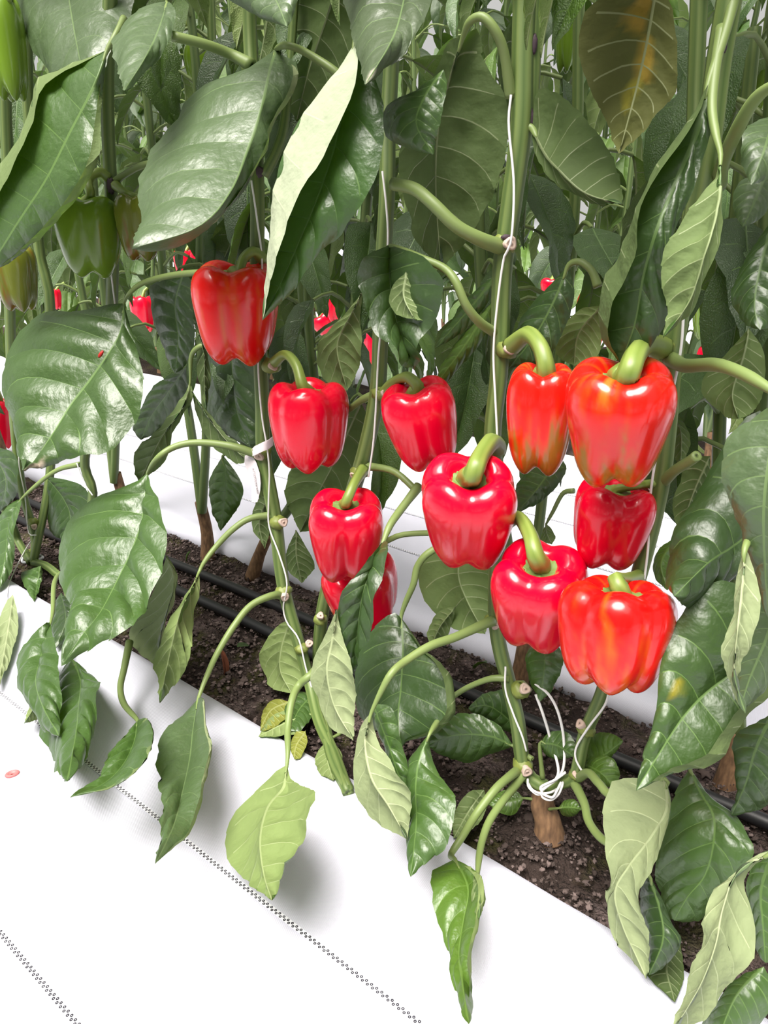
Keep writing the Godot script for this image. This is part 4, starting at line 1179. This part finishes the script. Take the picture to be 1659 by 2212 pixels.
	leaf("C", "T", 2, [-0.01, -0.01, -0.01], [1262, 1640, 1300, 1634, 1346, 1600], [1270, 1600, 1296, 1582, 1325, 1586], [1275, 1665, 1310, 1660, 1326, 1628])
	leaf("C", "T", 2, [-0.01, 0.0, 0.0], [1258, 1648, 1296, 1668, 1326, 1700], [1290, 1630, 1326, 1640, 1338, 1676], [1262, 1668, 1284, 1692, 1306, 1698])
	leaf("B", "U", 2, [0.0, 0.02, 0.03], [716, 1596, 708, 1640, 720, 1686], [690, 1618, 680, 1642, 690, 1668], [736, 1625, 740, 1645, 732, 1670], [735, 1585, 0.0], {"stalk": 0.002})
	leaf("B", "U", 2, [0.03, 0.05, 0.06], [668, 1544, 616, 1562, 558, 1591], [622, 1534, 584, 1548], [640, 1582, 600, 1592], [690, 1545, 0.01], {"stalk": 0.002})
	leaf("B", "U", 3, [0.02, 0.03, 0.03], [625, 1516, 585, 1535, 562, 1578], [595, 1510, 568, 1535], [620, 1550, 585, 1575])
	leaf("B", "T", 1, [0.0, 0.01, 0.02], [676, 1500, 645, 1535, 625, 1580], [640, 1495, 615, 1530], [680, 1530, 655, 1575])
	leaf("B", "U", 3, [0.01, 0.02, 0.02], [660, 1580, 640, 1610, 636, 1640], [640, 1580, 626, 1612], [664, 1605, 650, 1635])
	leaf("B", "U", 0, [-0.06, -0.05, -0.05], [640, 1145, 640, 1200, 652, 1260], [622, 1180, 618, 1225], [660, 1180, 680, 1222])
	leaf("C", "U", 1, [-0.04, -0.03, -0.03], [985, 1310, 950, 1355, 930, 1402], [950, 1320, 922, 1360], [975, 1352, 950, 1395])
	leaf("B", "U", 0, [-0.02, -0.02, -0.02], [580, 1070, 560, 1130, 572, 1185], [556, 1080, 544, 1130], [584, 1110, 582, 1150])

func near_peppers() -> void:
	var red := [RED]
	var warm := [Color(0.62, 0.006, 0.006), Color(0.55, 0.075, 0.006), Color(0.30, 0.05, 0)]
	var turning := [Color(0.62, 0.010, 0.005), Color(0.46, 0.085, 0.009), Color(0.80, 0.15, 0), Color(0.24, 0.13, 0.016)]
	pepper(510, 676, 0.03, 194, 200, "red bell pepper half covered by the tip of the rolled pale leaf", [516, 590, 0.04, 526, 560, 0.03, 548, 543, 0.02, 568, 560, 0.005], {"seed": 3, "turn": 55, "lean": 6, "taper": 0.22, "colors": warm})
	pepper(666, 918, 0.03, 174, 180, "red bell pepper hanging right of the paper plant label", [654, 836, 0.04, 640, 790, 0.035, 616, 766, 0.025, 590, 786, 0.006], {"seed": 5, "turn": 95, "lean": 2, "taper": 0.15, "colors": red})
	pepper(912, 918, 0.02, 172, 178, "red bell pepper tilted to the right, behind the middle stem", [905, 838, 0.03, 880, 815, 0.025, 848, 828, 0.012, 826, 855, 0.002], {"seed": 8, "turn": 42, "roll": -14, "lean": 4, "taper": 0.28, "colors": red})
	pepper(748, 1158, 0.045, 171, 182, "red bell pepper above another that the folded leaf hides", [748, 1085, 0.06, 765, 1046, 0.045, 784, 1014, 0.01], {"seed": 9, "turn": 45, "lean": 8, "taper": 0.31, "colors": red})
	pepper(1011, 1112, 0.07, 216, 232, "large red bell pepper in the middle with its green calyx showing", [1024, 1020, 0.10, 1038, 985, 0.075, 1060, 955, 0.04, 1072, 968, 0.006], {"seed": 12, "turn": 42, "lean": 20, "taper": 0.37, "colors": red, "stalk": 0.0085})
	pepper(1166, 905, 0.03, 158, 222, "red bell pepper with an olive foot, left of the orange-footed one", [1180, 800, 0.04, 1168, 750, 0.035, 1140, 722, 0.02, 1104, 748, 0.004], {"seed": 14, "turn": 45, "lean": 3, "taper": 0.19, "colors": turning, "stalk": 0.0075})
	pepper(1334, 915, 0.085, 246, 250, "large bell pepper turning from orange to red at the right", [1356, 812, 0.11, 1374, 765, 0.09, 1398, 742, 0.05, 1430, 752, 0.008], {"seed": 17, "turn": 38, "lean": 10, "taper": 0.40, "colors": turning, "stalk": 0.0082})
	pepper(1318, 1128, 0.02, 174, 188, "red bell pepper below the orange-footed one", [1372, 1050, 0.022, 1390, 1046, 0.012, 1415, 1044, 0.004], {"stalk": 0.0035, "seed": 19, "turn": 30, "lean": 8, "taper": 0.19, "roll": 6, "colors": red})
	pepper(1162, 1294, 0.06, 206, 218, "red bell pepper lowest on the left fork, before a brown stem", [1156, 1200, 0.085, 1144, 1155, 0.07, 1118, 1118, 0.04, 1080, 1140, 0.0], {"seed": 23, "turn": 60, "lean": 16, "taper": 0.34, "colors": red, "stalk": 0.0068})
	pepper(1332, 1370, 0.095, 250, 218, "broad red bell pepper lowest at the right, with a stub of stalk", [1330, 1254, 0.092, 1350, 1252, 0.06, 1380, 1246, 0.006], {"seed": 26, "turn": 90, "lean": -12, "taper": 0.22, "lobes": 5, "colors": warm})
	pepper(780, 1278, -0.015, 172, 150, "red bell pepper mostly hidden by the folded dark leaf", [735, 1232, 0.02, 722, 1222, 0.0], {"seed": 29, "turn": 60, "lean": 8, "taper": 0.19, "roll": -10, "colors": red})
	# unripe ones on the left
	var green := [GREEN]
	var olive := [Color(0.115, 0.135, 0.016), Color(0.16, 0.075, 0.014), Color(0.25, 0.25, 0)]
	pepper(194, 510, 0.03, 150, 158, "smooth green bell pepper below the upper left leaf", [196, 420, 0.035, 192, 388, 0.03, 215, 372, 0.015, 236, 385, 0.004], {"seed": 31, "turn": 50, "lean": 3, "taper": 0.25, "colors": green, "group": "unripe bell peppers"})
	pepper(300, 490, 0.0, 100, 130, "brownish green bell pepper half hidden by the large grey leaf", [275, 420, 0.01, 250, 400, 0.003], {"seed": 33, "turn": 60, "lean": 2, "taper": 0.25, "colors": olive, "group": "unripe bell peppers"})
	pepper(36, 600, 0.02, 92, 130, "brownish green bell pepper at the left edge under a leaf tip", [30, 540, 0.02, 22, 520, 0.004], {"seed": 35, "turn": 80, "lean": 0, "taper": 0.31, "colors": olive, "group": "unripe bell peppers"})
	pepper(14, 105, 0.04, 90, 190, "long green bell pepper cut by the left edge near the top", [16, 0, 0.04, 14, -30, 0.01], {"seed": 37, "turn": 80, "taper": 0.19, "colors": green, "group": "unripe bell peppers"})

func back_plants() -> void:
	# second line of the same bed
	var line := [[-2.1, 0.88, "F0", "leafy pepper plant behind the left edge plant, second line"], [-1.5, 0.87, "F1", "leafy pepper plant behind the upper left leaves, second line"], [-1.2, 0.87, "F4", "leafy pepper plant behind the small green pepper, second line"], [-0.82, 0.86, "F2", "leafy pepper plant behind the middle stem, second line"], [0.12, 0.86, "F3", "leafy pepper plant behind the right edge leaves, second line"]]
	var k := 0
	for q in line:
		grown_plant(uv_point(q[0], q[1]), 1.25, 300 + k, q[3], "plants in the second line of the bed", 0.05, 0.36, 0.16, 0.9)
		k += 1
	# the near line goes on beyond the frame
	for q in [[-1.95, "near line pepper plant next beyond the left edge of the picture"], [-2.35, "near line pepper plant second beyond the left edge of the picture"], [-2.75, "near line pepper plant third beyond the left edge of the picture"], [0.5, "near line pepper plant beyond the right edge of the picture"]]:
		grown_plant(uv_point(q[0], 0.63), 1.5, 1000 + int(q[0] * 100.0), q[1], "plants in the near line", 0.055, 0.15, 0.17)
	var front := ["left edge of the picture", "long green pepper at top left", "folded upper left leaf", "smooth green pepper", "pale pointed leaf near the top", "left margin of the large grey leaf", "base of the large grey leaf", "rolled pale leaf", "stem beside the rolled leaf", "long olive leaf", "yellowing olive leaf", "dark leaf at the right edge"]
	var rear := ["brownish pepper at the left edge", "tip of the folded upper left leaf", "left side of the smooth green pepper", "half hidden brownish pepper", "middle of the large grey leaf", "small green pepper near the top", "red pepper beside the rolled leaf", "dark half of the rolled leaf", "crumpled dark leaf", "thick twine-wound stem", "olive leaf beside the thick stem", "curled dark leaf at the right"]
	for i in 12:
		grown_plant(uv_point(-5.3 + (i + 2) * 0.36, 2.1), 1.75, 502 + i, "second bed pepper plant, front line, behind the " + front[i], "plants of the second bed", 0.055, 0.16, 0.19)
		grown_plant(uv_point(-5.12 + (i + 1) * 0.36, 2.32), 1.75, 541 + i, "second bed pepper plant, back line, behind the " + rear[i], "plants of the second bed", 0.055, 0.16, 0.19)
		grown_plant(uv_point(-9.0 + (i + 2) * 0.56, 3.95), 2.1, 702 + i, "distant third bed pepper plant far behind the " + front[i], "plants of the furthest bed", 0.07, 0.2, 0.25)
	# the bed on the other side of the path, at the photographer's back
	soil_strip(-0.96, -0.56, -2.5, 2.5, 0.04, "strip of soil across the path behind the viewer", "soil_bed_003")
	for i in 22:
		grown_plant(uv_point(-2.2 + (i % 11) * 0.38 + 0.19 * (i / 11), -0.70 - 0.2 * (i / 11)), 1.6, 900 + i, "pepper plant across the path behind the viewer", "plants across the path", 0.055, 0.09, 0.19)
	var red := "red bell peppers on the plants behind"
	var grn := "green bell peppers on the plants behind"
	far_pepper(400, 570, 1.82, 48, 56, 0, "left one of two small red peppers behind the red pepper beside the rolled leaf", red)
	far_pepper(434, 570, 1.82, 46, 54, 0, "right one of two small red peppers behind the red pepper beside the rolled leaf", red)
	far_pepper(308, 678, 1.82, 52, 72, 0, "small red pepper above the edge of the large left leaf", red)
	far_pepper(120, 646, 1.82, 26, 40, 0, "sliver of a red pepper beside the brownish pepper at the left", red)
	far_pepper(10, 914, 0.95, 60, 100, 0, "red pepper cut by the left edge beside the large left leaf", red)
	far_pepper(722, 664, 1.82, 40, 56, 0, "small red pepper right of the rolled leaf tip", red)
	far_pepper(690, 705, 1.84, 56, 44, 0, "red pepper half hidden below a small one, right of the rolled leaf tip", red, 0.6)
	far_pepper(806, 758, 1.82, 44, 80, 0, "narrow red pepper just left of the middle stem", red)
	far_pepper(990, 822, 1.82, 38, 46, 0, "small red pepper above the tilted one", red, 0.4)
	far_pepper(1278, 694, 1.82, 70, 120, 0, "long dark red pepper left of the curled dark leaf", red)
	far_pepper(1190, 622, 1.82, 50, 40, 0, "red patch of a pepper above the forked grey leaf", red)
	far_pepper(1606, 546, 1.82, 32, 46, 0, "small red pepper near the right edge above the dark leaf", red)
	far_pepper(1518, 805, 1.82, 40, 108, 0, "narrow red pepper behind the stalk that leaves to the right", red)
	far_pepper(1536, 668, 1.82, 84, 126, 1, "pale green pepper at the right between two leaves", grn)
	far_pepper(438, 148, 0.95, 82, 92, 1, "small green pepper at the top, left of the large grey leaf", grn)
	far_pepper(1230, 62, 0.93, 62, 160, 1, "long green pepper at the top, left of the yellowing leaf", grn)
	far_pepper(1640, 178, 0.95, 76, 120, 1, "green pepper cut by the right edge near the top", grn)

func flat_strip(pts: PackedVector3Array, across: Array, thick: float, mat: Material) -> ArrayMesh:
	# a band with thickness: centre line and half-width vectors
	var rows := []
	for j in pts.size():
		var t := (pts[mini(j + 1, pts.size() - 1)] - pts[maxi(j - 1, 0)]).normalized()
		var a: Vector3 = across[j]
		var n := t.cross(a).normalized() * thick
		var ring := PackedVector3Array()
		for q in [[-1.0, -1.0], [-0.5, -1.0], [0.0, -1.0], [0.5, -1.0], [1.0, -1.0], [1.0, 1.0], [0.5, 1.0], [0.0, 1.0], [-0.5, 1.0], [-1.0, 1.0]]:
			ring.append(pts[j] + a * q[0] + n * q[1])
		rows.append(ring)
	return grid_mesh(rows, true, mat)

func small_things() -> void:
	# paper label looped round the stem: band on the stem, strip hanging down
	var c := at(548, 1020, 0.016)
	var tagged := thing("plant_label", c, "white paper label strip looped round the stem above the cut node", "label")
	var band := PackedVector3Array()
	var bw := []
	for q in [[590, 952, 0.004], [580, 960, 0.018], [566, 966, 0.020], [550, 974, 0.018], [538, 982, 0.012], [532, 986, 0.006]]:
		band.append(at(q[0], q[1], q[2]) - c)
		bw.append((at(q[0], q[1] + 10, q[2]) - at(q[0], q[1], q[2])) * (1.0 if q[0] > 540 else 0.5))
	part("band", flat_strip(band, bw, 0.00025, M.paper), tagged)
	var strip := PackedVector3Array()
	var sw := []
	var outline := [[537, 984, 8, 0.010], [541, 1000, 13, 0.012], [548, 1022, 13, 0.014], [553, 1045, 10, 0.015], [553, 1060, 9, 0.015], [551, 1074, 8, 0.015], [550, 1085, 6, 0.015]]
	for q in outline:
		strip.append(at(q[0], q[1], q[3]) - c)
		sw.append(at(q[0] + q[2], q[1], q[3]) - at(q[0], q[1], q[3]))
	var sheet_part := part("strip", flat_strip(strip, sw, 0.00025, M.paper), tagged)
	var letters := TextMesh.new()
	var font := SystemFont.new()
	font.font_names = PackedStringArray(["Droid Sans"])
	letters.font = font
	letters.text = "WWW.HORTICOOP.COM"
	letters.font_size = 16
	letters.pixel_size = 0.0002
	letters.depth = 0.0002
	letters.material = M.ink
	var a0 := at(557, 1066, 0.0165)
	var a1 := at(547, 1012, 0.0165)
	var along := (a1 - a0).normalized()
	var face := (EYE - a0)
	face = (face - along * face.dot(along)).normalized()
	var lab := part("print", letters, sheet_part)
	lab.transform = Transform3D(Basis(along, face.cross(along), face).scaled(Vector3.ONE * (a0.distance_to(a1) / maxf(letters.get_aabb().size.x, 0.001))), (a0 + a1) * 0.5 - c)
	# clip ring on the left edge plant
	var ring := PackedVector3Array()
	var k := at(70, 1206, 0.004)
	for i in 15:
		var a := TAU * i / 15.0
		ring.append(Vector3(cos(a), 0.12 * sin(a * 2.0), sin(a)) * 0.0185)
	ring.append(ring[0])
	var clip := MeshInstance3D.new()
	clip.name = "stem_clip"
	clip.mesh = tube(ring, [0.0028], 8, M.clip, 40)
	add_child(clip)
	clip.position = k
	tag(clip, "clear plastic ring clip round the forked left stem", "clip")
	# knot of twine at the fork of the brown-footed plant
	var kn := thing("twine_knot", at(1168, 1710, 0.02), "knot of white twine with loops below the fork of the middle right plant", "twine", "white twines that hold up the stems")
	var loops := [[1140, 1682, 0.012, 1142, 1700, 0.022, 1160, 1716, 0.026, 1172, 1712, 0.026, 1168, 1700, 0.026, 1200, 1684, 0.018, 1222, 1668, 0.012], [1170, 1708, 0.026, 1172, 1722, 0.028, 1190, 1728, 0.028, 1206, 1716, 0.026, 1214, 1698, 0.022, 1216, 1690, 0.014], [1168, 1712, 0.026, 1178, 1718, 0.03, 1194, 1722, 0.03, 1204, 1706, 0.028, 1212, 1690, 0.02], [1140, 1690, 0.014, 1150, 1706, 0.024, 1168, 1714, 0.027, 1188, 1712, 0.02, 1204, 1704, 0.008]]
	for l in loops:
		var p := PackedVector3Array()
		for i in l.size() / 3: p.append(at(l[i * 3], l[i * 3 + 1], l[i * 3 + 2]) - kn.position)
		part("loop", tube(p, [0.0013], 8, M.twine, 30), kn)
	for l in [[1170, 1706, 0.026, 1206, 1672, 0.01, 1190, 1600, -0.005, 1172, 1540, 0.0, 1157, 1500, 0.0], [1172, 1706, 0.026, 1214, 1668, 0.01, 1218, 1600, 0.0, 1206, 1540, 0.0, 1185, 1500, 0.0, 1156, 1477, 0.0]]:
		var p := PackedVector3Array()
		for i in l.size() / 3: p.append(at(l[i * 3], l[i * 3 + 1], l[i * 3 + 2]) - kn.position)
		part("loose_end", tube(p, [0.0015], 8, M.twine, 30), kn)
	# a small pink ring on the sheet
	var rows := []
	for j in 9:
		var line := PackedVector3Array()
		for i in 20:
			var a := TAU * i / 20.0
			var f: float = [0.0, 0.35, 0.5, 0.72, 0.9, 1.0, 0.95, 0.6, 0.0][j]
			var h: float = [0.15, 0.18, 0.3, 0.42, 0.36, 0.2, 0.05, 0.0, 0.0][j]
			line.append(Vector3(cos(a) * f, h, sin(a) * f * 0.75) * 0.0085)
		rows.append(line)
	var disc := MeshInstance3D.new()
	disc.name = "fallen_petal"
	disc.mesh = grid_mesh(rows, true, M.pink)
	add_child(disc)
	disc.position = at(27, 1674, -1.0, 0.005)
	disc.rotation.y = 0.5
	tag(disc, "small pink oval scrap lying on the white ground cover", "scrap")
	# red blob added in place of a hole in the large left leaf
	var bit := MeshInstance3D.new()
	bit.name = "red_spot"
	bit.mesh = blob(Vector3(0.0025, 0.006, 0.0025), 4, 0.3, M.redbit)
	add_child(bit)
	bit.position = at(218, 765, 0.078)
	bit.rotation.z = -0.7
	tag(bit, "tiny red spot in place of a hole in the large leaf at the left", "scrap")
	# dry and green litter on the soil
	var n := 0
	for q in [["withered_leaf", 478, 1438, 0.03, 0.055, "withered reddish brown leaf hanging over the soil at the left", -1, 1.3], ["fallen_leaf", 512, 1398, 0.0, 0.03, "small pale green leaf lying on the soil at the left", 2, 0.1], ["fallen_leaf", 1052, 1432, 0.0, 0.04, "pale green leaf lying on the soil left of the brown stem", 4, 0.2], ["withered_leaf", 412, 1190, 0.0, 0.03, "curled yellowish leaf lying on the far soil", 3, 0.6]]:
		var o := MeshInstance3D.new()
		o.name = numbered(q[0])
		o.mesh = leaf_variants[(n * 2 + 1) % 9][0]
		add_child(o)
		var g := at(q[1], q[2], -1.0, 0.014)
		o.transform = Transform3D(Basis.from_euler(Vector3(q[7], 1.2 + n * 1.4, 0.2)).scaled_local((Vector3(0.42, 1.0, 1.25) if q[6] == -1 else Vector3.ONE) * q[4]), g + Vector3(0, q[3], 0))
		if q[6] == -1:
			o.material_override = M.dry
		else:
			o.mesh = leaf_variants[(n * 2 + 1) % 9][1]
		tag(o, q[5], "leaf", "litter on the soil")
		n += 1
